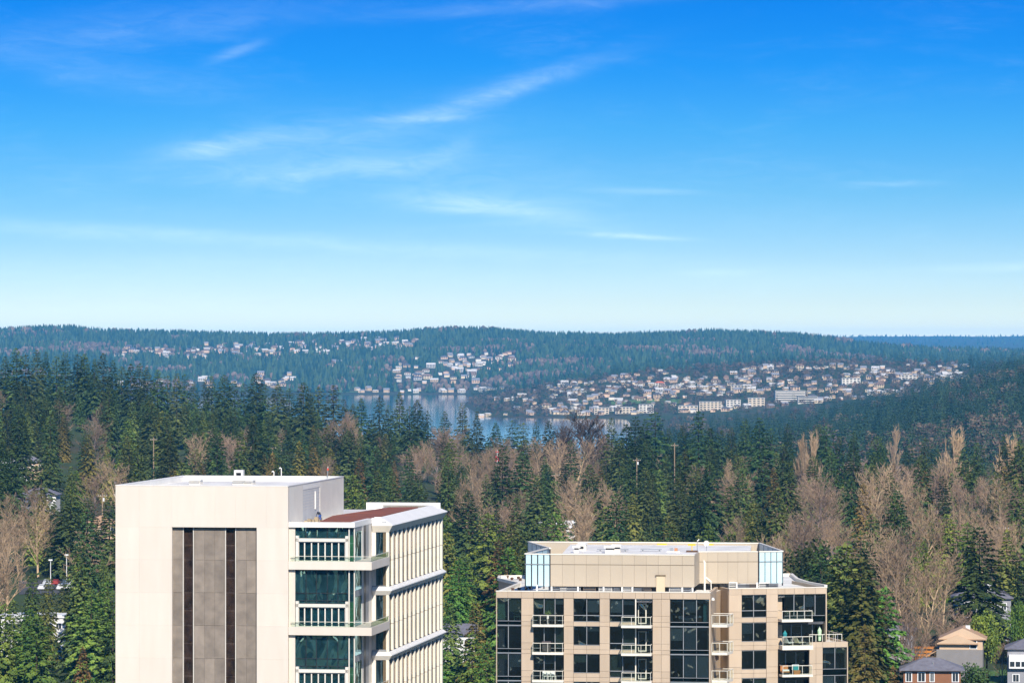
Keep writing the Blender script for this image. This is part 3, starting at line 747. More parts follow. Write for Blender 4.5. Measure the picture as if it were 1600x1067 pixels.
            for k in range(n):
                u = U(p0) + .11 + (U(p1) - U(p0) - .16) * k / n; w_ = (U(p1) - U(p0) - .16) / n - .06
                MB().box(u, u + w_, -depth + .07, -depth + .085, zr + .05, zt - .08).build('rail_pane', G_CLEAR, b)
            MB().box(U(p0) + .05, U(p0) + .065, -depth + .11, 0, zr + .05, zt - .08).build('rail_pane', G_CLEAR, b)
            return zr
        balcony(833, 881.5, 978.8 + o, 1.05, 4, depth=.9)
        balcony(972.5, 1019.5, 978.8 + o, .98, 3)
    # right return of the main block and the recessed link with its small balconies
    MB().box(uE - .34, uE - .002, .35, vR + 6, zbot - 8, zRB).build('return_wall', M_TAN, B)
    g0 = fG.back((0, 0)); g1 = fG.back((0, 9))
    lk = MB().prism([(uE - .3, vR + 5), (g0.x + 1.2, vR + 5), (g1.x + 1.2, g1.y), (uE - .3, g1.y + 2)], 0, zRB - 2.0).build('link_wall', M_TAN, B)
    for i in range(NF):
        o = PER * i
        zz = fB.v(1125, 978.5 + o, 2.0)[1]
        MB().box(uE + .05, uE + 3.9, vR + 4.85, vR + 4.95, zz - 2.7, zz - .3).build('link_window', G_NAVY, B)
        d_ = 3.0; y0 = 1.6
        pts = [(uE + .02, y0), (uE + 1.75, y0), (uE + 2.2, y0 + d_), (uE + .02, y0 + d_)]
        z0 = zz; b = MB().prism(pts, z0 - .05, z0 + .22).build('balcony', M_SLAB, B)
        rl = MB()
        for (a, c) in ((pts[0], pts[1]), (pts[1], pts[2]), (pts[3], pts[2])):
            rl.tube((*a, z0 + 1.27), (*c, z0 + 1.27), .045, n=4)
        for q in (pts[0], ((pts[0][0] + pts[1][0]) / 2, y0), pts[1], pts[2], ((pts[1][0] + pts[2][0]) / 2, y0 + d_ / 2)):
            rl.tube((*q, z0 + .22), (*q, z0 + 1.27), .04, n=4)
        rl.build('railing', M_RAIL, b)
        for (a, c) in ((pts[0], pts[1]), (pts[1], pts[2])):
            MB().add([(*a, z0 + .28), (*c, z0 + .28), (*c, z0 + 1.2), (*a, z0 + 1.2)], [(0, 1, 2, 3)]).build('rail_pane', G_CLEAR, b)
    # ---------------- the wing
    GU = lambda p, v=0: fG.v(p, 960, v)[0]
    GZ = lambda y, p=1180: fG.v(p, y, 0)[1]
    uW = GU(1292)
    def Q(name, m, p0, p1, y0, y1, v0=0.0, v1=.34, g=.012, parent=None, ref=1180):
        return wing_mesh(MB().box(GU(p0) + g, GU(p1) - g, v0, v1, GZ(y1, ref) + g, GZ(y0, ref) - g), name, m, parent)
    wing_mesh(MB().box(.4, uW - .4, 5.2, 16, 0, zRB - .9), 'core', M_DARKIN)
    wing_mesh(MB().box(.05, uW - .05, .36, 12, zRB - 1.0, zRB - .35), 'roof_base', M_ROOFW)
    wing_mesh(MB().box(-.02, .3, .3, 5.2, 0, zRB), 'return_wall', M_TAN)
    wing_mesh(MB().box(-.03, uW + .03, -.04, .45, zRB + .002, zRB + .09), 'coping', M_SLAB)
    for a, b in zip([1139, 1159, 1178, 1197.5, 1215.5, 1226.6, 1241.5, 1257.5, 1274.5], [1159, 1178, 1197.5, 1215.5, 1226.6, 1241.5, 1257.5, 1274.5, 1292]):
        rr = 1180 if b < 1220 else 1250
        wing_mesh(MB().box(GU(a) + .012, GU(b) - .012, 0, .34, GZ(928.6), zRB - .012), 'panel', M_TAN)
    wing_mesh(MB().box(.05, uW, 0, 5.2, 0, GZ(928.6 + PER * NF)), 'lower_wall', M_TAN)
    for i in range(NF + 1):
        zf = GZ(970.5 + PER * (i - 1)); wing_mesh(MB().box(.32, uW - .3, .36, 5.2, zf - .42, zf - .12), 'floor_slab', M_DARKIN)
    def gwin(x, y0, y1, transom=None, v=.18):
        f = MB(); za, zb = GZ(y1), GZ(y0)
        for p in x[1:-1]: f.box(GU(p) - .035, GU(p) + .035, v - .04, v + .08, za, zb)
        f.box(GU(x[0]), GU(x[-1]), v - .04, v + .08, zb - .05, zb).box(GU(x[0]), GU(x[-1]), v - .04, v + .08, za, za + .05)
        if transom: f.box(GU(x[0]), GU(x[-1]), v - .05, v + .07, GZ(transom) - .035, GZ(transom) + .035)
        f = wing_mesh(f, 'window', M_GREYM)
        for a, b in zip(x[:-1], x[1:]):
            for q0, q1 in ([(y0, y1)] if not transom else [(y0, transom), (transom, y1)]):
                wing_mesh(MB().box(GU(a) + .04, GU(b) - .04, v, v + .02, GZ(q1) + .05, GZ(q0) - .05), 'pane', G_NAVY, f)
            if R.random() < .4:
                k = R.choice((.25, .45, .6)); zt_, zb_ = GZ(y0) - .08, GZ(y1) + .08
                wing_mesh(MB().box(GU(a) + .08, GU(b) - .08, v + .14, v + .17, zt_ - (zt_ - zb_) * k, zt_), 'blind', BLINDS[R.randrange(3)], f)
    for i in range(NF):
        o = PER * i
        for a, b in ((1139, 1159), (1197.5, 1215.5)):
            for y0, y1 in ((928.6, 955), (955, 964.4), (964.4, 971.9)): Q('panel', M_TAN, a, b, y0 + o, y1 + o)
        gwin([1159, 1178, 1197.5], 929 + o, (964.2 if i == 0 else 929 + o + 29.5), 953.6 if i == 0 else None)
        y0 = 964.4 if i == 0 else 929 + o + 29.7
        for q0, q1 in ([(y0, 971.9)] if i == 0 else [(y0, 964.6 + o), (964.6 + o, 971.9 + o)]):
            for a, b in ((1159, 1178), (1178, 1197.5)): Q('panel', M_TAN, a, b, q0, q1, .06)
        if i < 2:
            wing_mesh(MB().box(GU(1215.6), GU(1226.6), 1.2, 1.5, GZ(971.9 + o), GZ(928.6 + o)), 'recess_wall', M_TAN)
            gwin([1226.6, 1241.5, 1257.5, 1274.5, 1291], 928.8 + o, 963 + o, None, .3 if i == 0 else 1.4)
            wing_mesh(MB().box(GU(1226.6), GU(1291), .3 if i == 0 else 1.4, .42 if i == 0 else 1.5, GZ(971.9 + o), GZ(963.2 + o)), 'spandrel_pane', G_SPAN)
        else:
            gwin([1215.6, 1232, 1248, 1263.6], 928.8 + o, 971 + o, None, 1.2)
    wing_mesh(MB().box(uW - .14, uW, .0, .5, GZ(1003), GZ(928.6)), 'edge_trim', M_TAN)
    wing_mesh(MB().box(uW - .16, uW - .02, .5, 14, 0, zRB), 'end_wall', M_TAN)
    def gbal(p0, p1, ytop, ys, yr, n, depth=1.5):
        b = wing_mesh(MB().box(GU(p0), GU(p1), -depth, .1, GZ(ys), GZ(ytop)), 'balcony', M_SLAB)
        zr, zt = GZ(ytop), GZ(ytop) + yr
        u0, u1 = GU(p0), GU(p1)
        wing_mesh(MB().box(u0 + .05, u1 - .05, -depth + .05, -depth + .11, zt - .07, zt).box(u1 - .11, u1 - .05, -depth + .11, 0, zt - .07, zt).box(u0 + .05, u0 + .11, -depth + .11, 0, zt - .07, zt), 'railing', M_RAIL, b)
        for k in range(n + 1):
            u = u0 + .05 + (u1 - u0 - .16) * k / n
            wing_mesh(MB().box(u, u + .045, -depth + .05, -depth + .10, zr, zt - .07), 'baluster', M_RAIL, b)
        wing_mesh(MB().box(u0 + .11, u1 - .11, -depth + .07, -depth + .085, zr + .05, zt - .08), 'rail_pane', G_CLEAR, b)
        return zr
    gbal(1216, 1264.5, 967, 970.8, 1.0, 4)
    gbal(1217, 1265, 1007.8, 1014.3, 1.05, 3)
    gbal(1217, 1264.5, 1053, 1056.4, 1.05, 3)
    # lower block at the foot of the wing, with a roof terrace
    uL0, uL1 = GU(1264.2), GU(1325)
    zt = GZ(1002.5, 1290)
    wing_mesh(MB().box(uL0 + .4, uL1 - .4, 4.0, 12, 0, zt - .6), 'core', M_DARKIN)
    wing_mesh(MB().box(uL0 + .02, uL1 - .02, .36, 12.0, zt - .55, zt - .25), 'terrace_floor', M_SLAB)
    wing_mesh(MB().box(uL1 - .34, uL1 - .01, .36, 12, 0, zt - .01), 'end_wall', M_TAN)
    for a, b in ((1264.5, 1275), (1275, 1285.5), (1285.5, 1305), (1305, 1325)):
        wing_mesh(MB().box(GU(a) + .012, GU(b) - .012, 0, .34, GZ(1012.6), zt), 'panel', M_TAN)
    for y0, y1 in ((1012.6, 1038), (1038, 1047), (1047, 1055.6), (1055.6, 1081), (1081, 1099), (1099, 1130)):
        for a, b in ((1264.5, 1275), (1275, 1285.5)):
            Q('panel', M_TAN, a, b, y0, y1)
    for o in (0, PER, 2 * PER):
        gwin([1285.6, 1305, 1323.6], 1013.2 + o, 1047 + o)
        wing_mesh(MB().box(GU(1285.6), GU(1323.6), .2, .3, GZ(1056 + o), GZ(1047.3 + o)), 'spandrel_pane', G_SPAN)
    wing_mesh(MB().box(GU(1323.6), uL1, 0, .34, GZ(1143), GZ(1012.7)), 'edge_trim', M_TAN)
    wing_mesh(MB().box(uL0, uL1, 0, 4, 0, GZ(1143.2)), 'lower_wall', M_TAN)
    wing_mesh(MB().box(uL0 + .34, uL1 - .36, 1.9, 2.0, GZ(1143), zt - .6), 'inner_wall', M_DARKIN)
    rl = MB().box(uL0 + .1, GU(1317), .3, .36, zt + .80, zt + .87).box(GU(1317) - .06, GU(1317), .36, 9, zt + .80, zt + .87)
    rl = wing_mesh(rl, 'terrace_railing', M_RAIL)
    for k in range(6):
        u = uL0 + .1 + (GU(1317) - uL0 - .16) * k / 5
        wing_mesh(MB().box(u, u + .06, .3, .36, zt + .005, zt + .80), 'baluster', M_RAIL, rl)
    for k in range(1, 6):
        wing_mesh(MB().box(GU(1317) - .06, GU(1317), .3 + k * 1.7, .36 + k * 1.7, zt - .25, zt + .80), 'baluster', M_RAIL, rl)
    # ---------------- roof outline behind the parapets (unfolded from its visible edges)
    def rz(px, py, z=zRB): u, v = fB.z(px, py, z); return (u, v)
    lo = [(0.2, 5.3), rz(811, 910), rz(778.5, 902.5), rz(780, 898.8), rz(900, 897), rz(1150, 897), rz(1236, 895.5), rz(1245, 903), rz(1262, 908.5), rz(1290, 913.5), tuple(fG.back((uW - .6, 5.3)))[:2], tuple(fG.back((1.0, 5.3)))[:2], (uE - .5, 5.3)]
    wl = MB().prism([(p[0] , p[1] + .4) for p in lo], 0, zRB - .36, mtop=1).build('roof_terrace', [M_TAN, M_ROOFW], B)
    par = MB()
    for a, b in ((1, 2), (2, 3), (3, 4), (4, 5), (5, 6), (6, 7), (7, 8), (8, 9)):
        p, q = Vector((*lo[a], 0)), Vector((*lo[b], 0)); d = (q - p); d.normalize(); n_ = Vector((d.y, -d.x, 0)) * .18
        p = p + Vector((0, .5, 0)); q = q + Vector((0, .5, 0))
        par.prism([(p - n_)[:2], (q - n_)[:2], (q + n_)[:2], (p + n_)[:2]], zRB - .36, zRB - .01)
    c0, c1 = Vector((.18, .46, 0)), Vector((*lo[1], 0)); d = (c1 - c0).normalized(); n_ = Vector((d.y, -d.x, 0)) * .18
    par.prism([(c0 - n_)[:2], (c1 - n_)[:2], (c1 + n_)[:2], (c0 + n_)[:2]], zRB - .36, zRB - .012)
    par.build('parapet', M_SLAB, B)
    # ---------------- penthouse screen
    zp0, zp1 = None, None
    vp = 3.2                                              # its front stands this far behind the main front
    PZ = lambda y: fB.v(940, y, vp)[1]; PU = lambda p: fB.v(p, 890, vp)[0]
    z1, zs_, z0 = PZ(866.8), PZ(882), PZ(916)
    ua, ub = PU(860), PU(1085)
    seams = list(np.linspace(ua, ub, 13))
    for a, b in zip(seams[:-1], seams[1:]):
        MB().box(a + .008, b - .008, vp, vp + .25, zs_ + .03, z1).build('penthouse_panel', M_TANP, B)
        MB().box(a + .008, b - .008, vp, vp + .25, z0, zs_ - .03).build('penthouse_panel', M_TANP, B)
    MB().box(ua, ub, vp + .06, vp + .22, zs_ - .03, zs_ + .03).build('seam', M_BRONZE, B)
    MB().box(ua - .02, ub + .02, vp - .05, vp + .32, z1 + .002, z1 + .12).build('penthouse_coping', M_SLAB, B)
    ud = PU(1025.5), PU(1039)
    d = MB().box(ud[0], ud[1], vp - .14, vp - .004, PZ(924), PZ(899)).build('penthouse_door', mat('door_tan', (0.62, 0.50, 0.33)), B)
    MB().box(ud[0] - .08, ud[1] + .08, vp - .2, vp - .003, PZ(899) + .004, PZ(899) + .12).build('lintel', M_BRONZE, d)
    # rear faces, return and set-back right half
    vb = fB.z(1000, 848, z1)[1]
    uB0, uB1 = fB.v(826, 850, vb)[0], fB.v(1187, 850, vb)[0]
    MB().box(uB0, uB1, vb, vb + .25, zRB - .3, z1).build('penthouse_rear_wall', M_TANP, B)
    MB().box(uB0, uB1, vb - .05, vb + .3, z1 + .002, z1 + .12).build('penthouse_coping', M_SLAB, B)
    vret = fB.u(1093, 861.5, ub)[0]
    MB().box(ub - .25, ub - .003, vp + .26, vret, z0, z1).build('penthouse_panel', M_TANP, B)
    ur = fB.v(1184.5, 880, vret)[0]
    sm = list(np.linspace(ub - .2, ur, 7))
    wl_ = math.radians(9)
    def rot(mb, cx, cy, a):
        c, s = math.cos(a), math.sin(a); mb.v = [(cx + (x - cx) * c - (y - cy) * s, cy + (x - cx) * s + (y - cy) * c, z) for x, y, z in mb.v]; return mb
    for a, b in zip(sm[:-1], sm[1:]):
        rot(MB().box(a + .008, b - .008, vret, vret + .25, zs_ + .03, z1), ub, vret, wl_).build('penthouse_panel', M_TANP, B)
        rot(MB().box(a + .008, b - .008, vret, vret + .25, z0, zs_ - .03), ub, vret, wl_).build('penthouse_panel', M_TANP, B)
    rot(MB().box(ub, ur, vret + .06, vret + .22, zs_ - .03, zs_ + .03), ub, vret, wl_).build('seam', M_BRONZE, B)
    rot(MB().box(ub - .1, ur, vret - .05, vret + .3, z1 + .002, z1 + .12), ub, vret, wl_).build('penthouse_coping', M_SLAB, B)
    # the glass corners: frosted panes between dark posts, running back at an angle
    def corner(u0, v0, u1, v1, n, name):
        p = Vector((u0, v0, 0)); q = Vector((u1, v1, 0)); d = (q - p) / n; L = (q - p).length; nn = Vector((-d.y, d.x, 0)).normalized() * .06
        for k in range(n):
            a, b = p + d * (k + .04), p + d * (k + .96)
            MB().prism([(a - nn)[:2], (b - nn)[:2], (b + nn)[:2], (a + nn)[:2]], z0, zs_ - .05).build('screen_pane', G_FROST, B)
            MB().prism([(a - nn)[:2], (b - nn)[:2], (b + nn)[:2], (a + nn)[:2]], zs_ + .05, z1 - .05).build('screen_pane', G_FROST, B)
        for k in range(n + 1):
            a = p + d * k; MB().box(a.x - .07, a.x + .07, a.y - .07, a.y + .07, z0 - .3, z1 - .04).build('screen_post', M_DARK, B)
        nn2 = nn * 2.2
        MB().prism([(p - nn2)[:2], (q - nn2)[:2], (q + nn2)[:2], (p + nn2)[:2]], z1 + .001, z1 + .13).build('screen_rail', M_SLAB, B)
        MB().prism([(p - nn2)[:2], (q - nn2)[:2], (q + nn2)[:2], (p + nn2)[:2]], zs_ - .04, zs_ + .04).build('screen_rail', M_GREYM, B)
    uc = PU(820.5)
    corner(uc, vp + .35, ua - .05, vp + .05, 4, 'left')
    q = fB.z(855, 857.2, z1); corner(uc, vp + .45, q[0], q[1], 4, 'left side')
    corner(q[0] + .3, q[1] + .2, uB0, vb - .3, 5, 'left rear')
    rr = rot(MB().box(ur, ur + .01, vret, vret + .01, 0, 1), ub, vret, wl_).v[0]
    q2 = fB.z(1222.5, 861.8, z1); corner(rr[0] + .1, rr[1] + .1, q2[0], q2[1], 4, 'right')
    corner(q2[0], q2[1] + .1, uB1, vb - .2, 5, 'right rear')
    # roof inside the screen, lower plant deck in front of it
    MB().prism([(ua + 1, vp + .3), (ub - .3, vp + .3), (ub - .1, vret + .6), (ur - 1, vret + 1.2), (uB1 - 1, vb - .1), (uB0 + 5, vb - .1)], z1 - 1.3, z1 - .22).build('penthouse_roof', M_ROOFW, B)
    MB().box(ua + .1, ub - .3, vp + .9, vp + 1.2, zRB - .3, z0 + .6).build('plinth', M_DARKIN, B)
    return z1, vp, PU, PZ, ub, vret
PH = tower_b()

def roof_things_b():
    z1, vp, PU, PZ, ub, vret = PH
    Rm = Matrix.Rotation(fB.a, 4, 'Z')
    def rp(px, py, z): u, v = fB.z(px, py, z); return Rm @ Vector((u, v, z)) + fB.o
    zr = z1 - .22
    def vent(px, py, w, h, lab, name='roof_vent'):
        t = thing(name, rp(px, py, zr), fB.a, lab, 'roof vent')
        MB().box(-w / 2, w / 2, 0, w, 0, h * .45).build('curb', M_OFFW, t)
        MB().box(-w / 2 + .06, w / 2 - .06, .06, w - .06, h * .45, h * .7).build('slot', M_DARK, t)
        MB().box(-w / 2 - .12, w / 2 + .12, -.12, w + .12, h * .7, h).build('hood', M_WHITE, t)
    vent(900.5, 863.5, .6, .8, 'square white roof vent beside a gabled hood on the penthouse')
    t = thing('gabled_hood', rp(908.5, 860, zr), fB.a, 'white gabled hood with a dark opening on the penthouse roof', 'roof hood')
    MB().box(-.55, .55, 0, 1.2, 0, .75).build('body', M_OFFW, t)
    MB().add([(-.65, -.1, .75), (.65, -.1, .75), (0, -.1, 1.0), (-.65, 1.3, .75), (.65, 1.3, .75), (0, 1.3, 1.0)], [(0, 1, 2), (3, 5, 4), (0, 2, 5, 3), (1, 4, 5, 2), (0, 3, 4, 1)]).build('gable', M_WHITE, t)
    MB().box(-.25, .25, -.03, -.002, .2, .5).build('opening', M_DARK, t)
    vent(952, 864, .95, .85, 'low white mushroom vent on the penthouse roof, next to its twin', 'mushroom_vent')
    vent(963, 863.5, .85, .95, 'slightly taller white mushroom vent on the penthouse roof', 'mushroom_vent')
    for px, w, lab in ((957, 3.6, 'long low metal track lying across the vents on the penthouse roof'), (1017, 2.4, 'long low pale panel lying on the penthouse roof')):
        t = thing('roof_track', rp(px, 861.5, zr), fB.a, lab, 'roof track')
        MB().box(-w / 2, w / 2, 0, .5, .18, .28).build('rail', M_GREYM, t)
        for s in (-1, 1): MB().box(s * w * .4 - .06, s * w * .4 + .06, .1, .4, 0, .18).build('foot', M_GREYM, t)
    t = thing('equipment_tray', rp(1052, 863, zr), fB.a, 'low white tray of equipment on the penthouse roof', 'roof equipment')
    MB().box(-.75, .75, 0, .9, 0, .14).build('tray', M_WHITE, t)
    MB().box(-.45, -.1, .3, .6, .14, .5).build('unit', M_GREYM, t); MB().box(.1, .45, .3, .6, .14, .5).build('unit', mat('rust_paint', (0.5, 0.22, 0.10)), t)
    # yellow panels on the rear wall
    vb = fB.z(1000, 848, z1)[1]
    for px0, px1, lab in ((1027, 1042, 'wide yellow panel on the rear penthouse wall'), (1100, 1115, 'yellow panel behind the satellite dish on the penthouse')):
        u0, u1 = fB.v(px0, 852, vb)[0], fB.v(px1, 852, vb)[0]
        zc = fB.v(1040, 857.5, vb)[1]
        MB().box(u0, u1, vb - .12, vb - .02, zc, z1 - .05).build('wall_board', M_YEL, B)['label'] = lab
    t = thing('satellite_dish', rp(1104, 862, zr), fB.a, 'white satellite dish on a pole on the penthouse roof', 'satellite dish')
    MB().tube((0, 0, 0), (0, 0, 1.0), .05).build('pole', M_GREYM, t)
    dm = MB(); rings = [(0.03, 0), (.17, .03), (.32, .10)]
    vs = []
    for r, d in rings:
        for k in range(14):
            a = 2 * math.pi * k / 14; vs.append((math.cos(a) * r, -.1 - d, 1.0 + math.sin(a) * r))
    fs = [(i * 14 + k, i * 14 + (k + 1) % 14, (i + 1) * 14 + (k + 1) % 14, (i + 1) * 14 + k) for i in range(2) for k in range(14)] + [tuple(range(14))]
    dm.add(vs, fs).build('dish', M_WHITE, t); MB().tube((0, -.1, .8), (0, -.45, 1.0), .025).build('feed_arm', M_GREYM, t)
    t = thing('yellow_winch', rp(1081, 862.5, zr), fB.a, 'small yellow davit with a dark base on the penthouse roof', 'davit')
    MB().box(-.65, .65, 0, .5, 0, .2).build('base', mat('dark_rust', (0.10, 0.05, 0.03)), t)
    MB().tube((0, .2, .2), (0, .2, .75), .06).build('pole', M_YEL, t); MB().box(-.45, .4, .1, .35, .75, .95).build('head', M_YEL, t)
    t = thing('lamp_post', rp(1089.5, 862, zr), fB.a, 'thin curved pipe beside the yellow davit', 'pipe')
    MB().tube((0, 0, 0), (0, 0, 1.25), .045).build('post', M_GREYM, t); MB().tube((0, 0, 1.25), (.22, 0, 1.45), .07).build('head', M_WHITE, t)
    # white mast with a brace on the terrace before the penthouse
    zt = zRB - .36
    t = thing('vent_mast', rp(1101, 922, zt), fB.a, 'tall white pipe mast with a slanted brace before the penthouse', 'pipe mast')
    MB().tube((0, 0, 0), (0, 0, 3.1), .11, n=8).build('pipe', M_WHITE, t); MB().tube((0, 0, 3.1), (-.12, 0, 3.45), .14, .06, n=8).build('cap', M_WHITE, t)
    MB().tube((.15, 0, 1.45), (.72, 0, .95), .12, n=6).tube((.72, 0, .95), (.75, 0, 0), .06, n=6).build('brace', M_WHITE, t)
    # plant seen through the gap under the penthouse screen
    PXS = [(866, 1.3), (880, 1.0), (896, 1.6), (921, 1.4), (946, 1.5), (965, .9), (979, 1.6), (996, 1.5), (1010, 1.1), (1056, 1.5), (1072, 1.0), (1145, .9), (1160, 1.6), (1174, 1.3), (1194, 1.2), (1206, 1.4)]
    cols_ = [M_GREYM, M_WHITE, M_GREYM, mat('brown_unit', (0.16, 0.12, 0.09)), M_WHITE]
    for k, (px, w) in enumerate(PXS):
        yy = 923.2 if px < 1100 else 917
        vq = vp + .25 if px < 1100 else vret + .1
        p = Rm @ Vector((fB.v(px, yy, vq)[0], vq, zRB - .35)) + fB.o
        t = thing('condenser_unit', p, fB.a, ('grey' if k % 5 in (0, 2) else 'brown' if k % 5 == 3 else 'white') + ' condenser unit in the gap under the penthouse wall', 'condenser', 'condenser units under the penthouse, ' + ('grey' if k % 5 in (0, 2) else 'brown' if k % 5 == 3 else 'white'))
        h = .6 + .35 * R.random()
        MB().box(-w / 2, w / 2, 0, .5, .08, h).build('casing', cols_[k % 5], t)
        g = MB()
        for j in range(4): g.box(-w / 2 + .05, w / 2 - .05, -.04, -.002, .12 + j * (h - .14) / 4, .12 + (j + .5) * (h - .14) / 4)
        g.build('grille', M_DARK, t)
        MB().box(-w / 2, -w / 2 + .1, 0, .5, 0, .08).box(w / 2 - .1, w / 2, 0, .5, 0, .08).build('feet', M_DARK, t)
    for k, px in enumerate((839, 861.8, 903, 943, 972, 988, 1066, 1082, 1151, 1183)):
        vq = vp + .05 if px < 1100 else vret - .1
        p = Rm @ Vector((fB.v(px, 920, vq)[0], vq, zRB - .35)) + fB.o
        tag(MB().box(-.09, .09, 0, .2, 0, .95).box(-.16, .16, -.05, .25, 0, .06).build('support_post', M_WHITE, None, p), 'short white post carrying the penthouse wall', 'post', 'white posts under the penthouse').rotation_euler = (0, 0, fB.a)
    # shells and vents scattered on the left roof corner
    for k, (px, py) in enumerate(((793, 903), (800, 906), (810, 904.5), (813, 907), (811, 922), (801, 922.5), (822, 921.5), (828, 920))):
        t = tag(MB().tube((0, 0, 0), (0, 0, .22), .16, n=8).tube((0, 0, .22), (0, 0, .34), .26, .12, n=8).build('roof_drain_vent', mat('rusty_vent', (0.13, 0.07, 0.045)), None, rp(px, py, zt)), 'small brown round vent on the white corner roof of the tan tower', 'roof vent', 'brown round roof vents')
    # outdoor wall lamps
    for px, py, lab, fr_ in ((1113.5, 936.5, 'round white wall lamp on the return wall of the tan tower', 0), (1222, 932, 'round white wall lamp over the wing balcony', 1)):
        if fr_ == 0:
            u, z = fB.v(px, py, .6); p = Rm @ Vector((u + .05, .6, z)) + fB.o
        else:
            u, z = fG.v(px, py, 1.0); q = fG.back((u, 1.0, z)); p = Rm @ q + fB.o
        t = thing('wall_lamp', p, fB.a, lab, 'wall lamp')
        MB().tube((0, .05, 0), (0, -.15, 0), .06).build('arm', M_GREYM, t)
        MB().tube((0, -.15, -.05), (0, -.15, .15), .2, .16, n=10).tube((0, -.15, .15), (0, -.15, .24), .16, .05, n=10).build('globe', M_WHITE, t)
roof_things_b()

# ------------------------------------------------------------------ things on the balconies
def furniture():
    Rm = Matrix.Rotation(fB.a, 4, 'Z')
    Z = lambda y: fB.v(940, y, 0)[1]
    Ub = lambda p, v: fB.v(p, 960, v)[0]
    black = mat('black_wicker', (0.02, 0.02, 0.022), rough=.6); wood = mat('teak', (0.42, 0.17, 0.05), rough=.6); teal = mat('teal_cloth', (0.02, 0.25, 0.27), rough=.8)
    cream = mat('cream_cloth', (0.75, 0.66, 0.48), rough=.9); green = mat('pale_green_cloth', (0.55, 0.80, 0.50), rough=.9); whitec = mat('white_cloth', (.8, .8, .78), rough=.9)
    def chair(p, rz, m, lab, grp=None, seat=.45, back=.95, w=.5):
        t = thing('balcony_chair', p, rz, lab, 'chair', grp)
        MB().box(-w / 2, w / 2, -w / 2, w / 2, seat - .06, seat).build('seat', m, t)
        MB().box(-w / 2, w / 2, w / 2 - .06, w / 2, seat + .12, back).build('backrest', m, t)
        for sx in (-1, 1):
            for sy in (-1, 1): MB().box(sx * (w / 2 - .03) - .025, sx * (w / 2 - .03) + .025, sy * (w / 2 - .03) - .025, sy * (w / 2 - .03) + .025, 0, seat - .06 if sy < 0 else seat + .12).build('leg', m, t)
        return t
    def pos(px, v, y): return Rm @ Vector((Ub(px, v), v, Z(y))) + fB.o
    y0 = 978.8 - 3.6
    for px in (845, 852, 860, 867): chair(pos(px, -.45, y0), fB.a + (.4 if px < 856 else -.3), black, 'black bar chair on the topmost tan tower balcony', 'black balcony chairs', seat=.62, back=1.1, w=.46)
    t = thing('planter', pos(856, .08, y0), fB.a, 'potted plant standing behind the black bar chairs', 'plant')
    MB().tube((0, 0, 0), (0, 0, 1.0), .16, .2, n=8).build('pot', M_WHITE, t)
    lf = MB()
    for k in range(40):
        a = R.random() * 6.3; r = R.random() * .45; h = 1.0 + R.random() * .4; x, y = math.cos(a) * r, math.sin(a) * r * .4
        lf.add([(x, y, h), (x + R.uniform(-.15, .15), y, h + .18), (x + R.uniform(-.15, .15), y - .1, h + .02)], [(0, 1, 2)])
    lf.build('leaves', mat('pot_leaf', (0.10, 0.16, 0.05)), t)
    y1 = y0 + PER
    t = thing('barbecue', pos(854, -.4, y1), fB.a, 'dark covered barbecue on the balcony below the black chairs', 'barbecue')
    MB().box(-.45, .45, -.3, .3, .1, .95).build('body', mat('bbq_cover', (0.09, 0.07, 0.07), rough=.7), t); MB().tube((-.5, 0, .98), (.5, 0, .98), .22, n=8).build('lid', mat('bbq_cover', (0.09, 0.07, 0.07)), t)
    for s in (-1, 1): MB().tube((s * .4, -.32, .1), (s * .4, .32, .1), .1, n=8).build('wheel', M_DARK, t)
    y2 = y1 + PER
    for px in (852, 858, 864.5): chair(pos(px, -.45, y2), fB.a + .5, M_WHITE, 'white garden chair on the tan tower balcony below the barbecue', 'white balcony chairs')
    # seen through the corner glass: green curtain and two pale chairs
    o = MB()
    for k in range(14): o.box(Ub(778, .7) + k * .055, Ub(778, .7) + k * .055 + .045, .7 + .04 * (k % 2), .74 + .04 * (k % 2), Z(969), Z(936.5))
    o = o.build('curtain', green, None); o.location = fB.o; o.rotation_euler = (0, 0, fB.a); tag(o, 'pale green curtain in the top corner window of the tan tower', 'curtain')
    for px in (787, 810): chair(pos(px, 1.3, 971.4), fB.a + 2.8, green, 'pale green armchair behind the top corner window', 'armchairs in the corner window', w=.75, seat=.5, back=1.1)
    o = MB()
    for k in range(14): o.box(Ub(1099, .7) + k * .05, Ub(1099, .7) + k * .05 + .04, .7 + .04 * (k % 2), .74 + .04 * (k % 2), Z(970), Z(936.5))
    o = o.build('curtain', mat('teal_sheer', (0.35, 0.75, 0.68)), None); o.location = fB.o; o.rotation_euler = (0, 0, fB.a); tag(o, 'teal curtain beside the bed window of the tan tower', 'curtain')
    t = thing('bed', pos(1074.5, 1.2, 971.4), fB.a, 'bed with a white spread behind the glass of the tan tower', 'bed')
    MB().box(-1.0, 1.0, 0, 2.0, .1, .35).build('frame', mat('grey_interior', (0.16,) * 3), t); MB().box(-1.0, 1.0, 0, 1.95, .351, .65).build('mattress', whitec, t); MB().box(-.95, .95, 1.4, 1.9, .651, .85).build('pillow', teal, t); MB().box(-1.0, 1.0, 2.0, 2.1, .1, 1.5).build('headboard', mat('grey_interior', (0.16,) * 3), t)
    t = thing('table_lamp', pos(1093.5, 1.2, 971.4), fB.a, 'small orange based lamp beside the bed in the window', 'lamp')
    MB().tube((0, 0, 0), (0, 0, .5), .22, .16, n=8).build('base', wood, t); MB().tube((0, 0, .5), (0, 0, .72), .2, .12, n=8).build('lamp_shade', whitec, t)
    t = thing('framed_picture', pos(1077.5, .9, 971.4 + 2 * PER - .5), fB.a, 'gold framed dark picture standing behind the glass', 'picture')
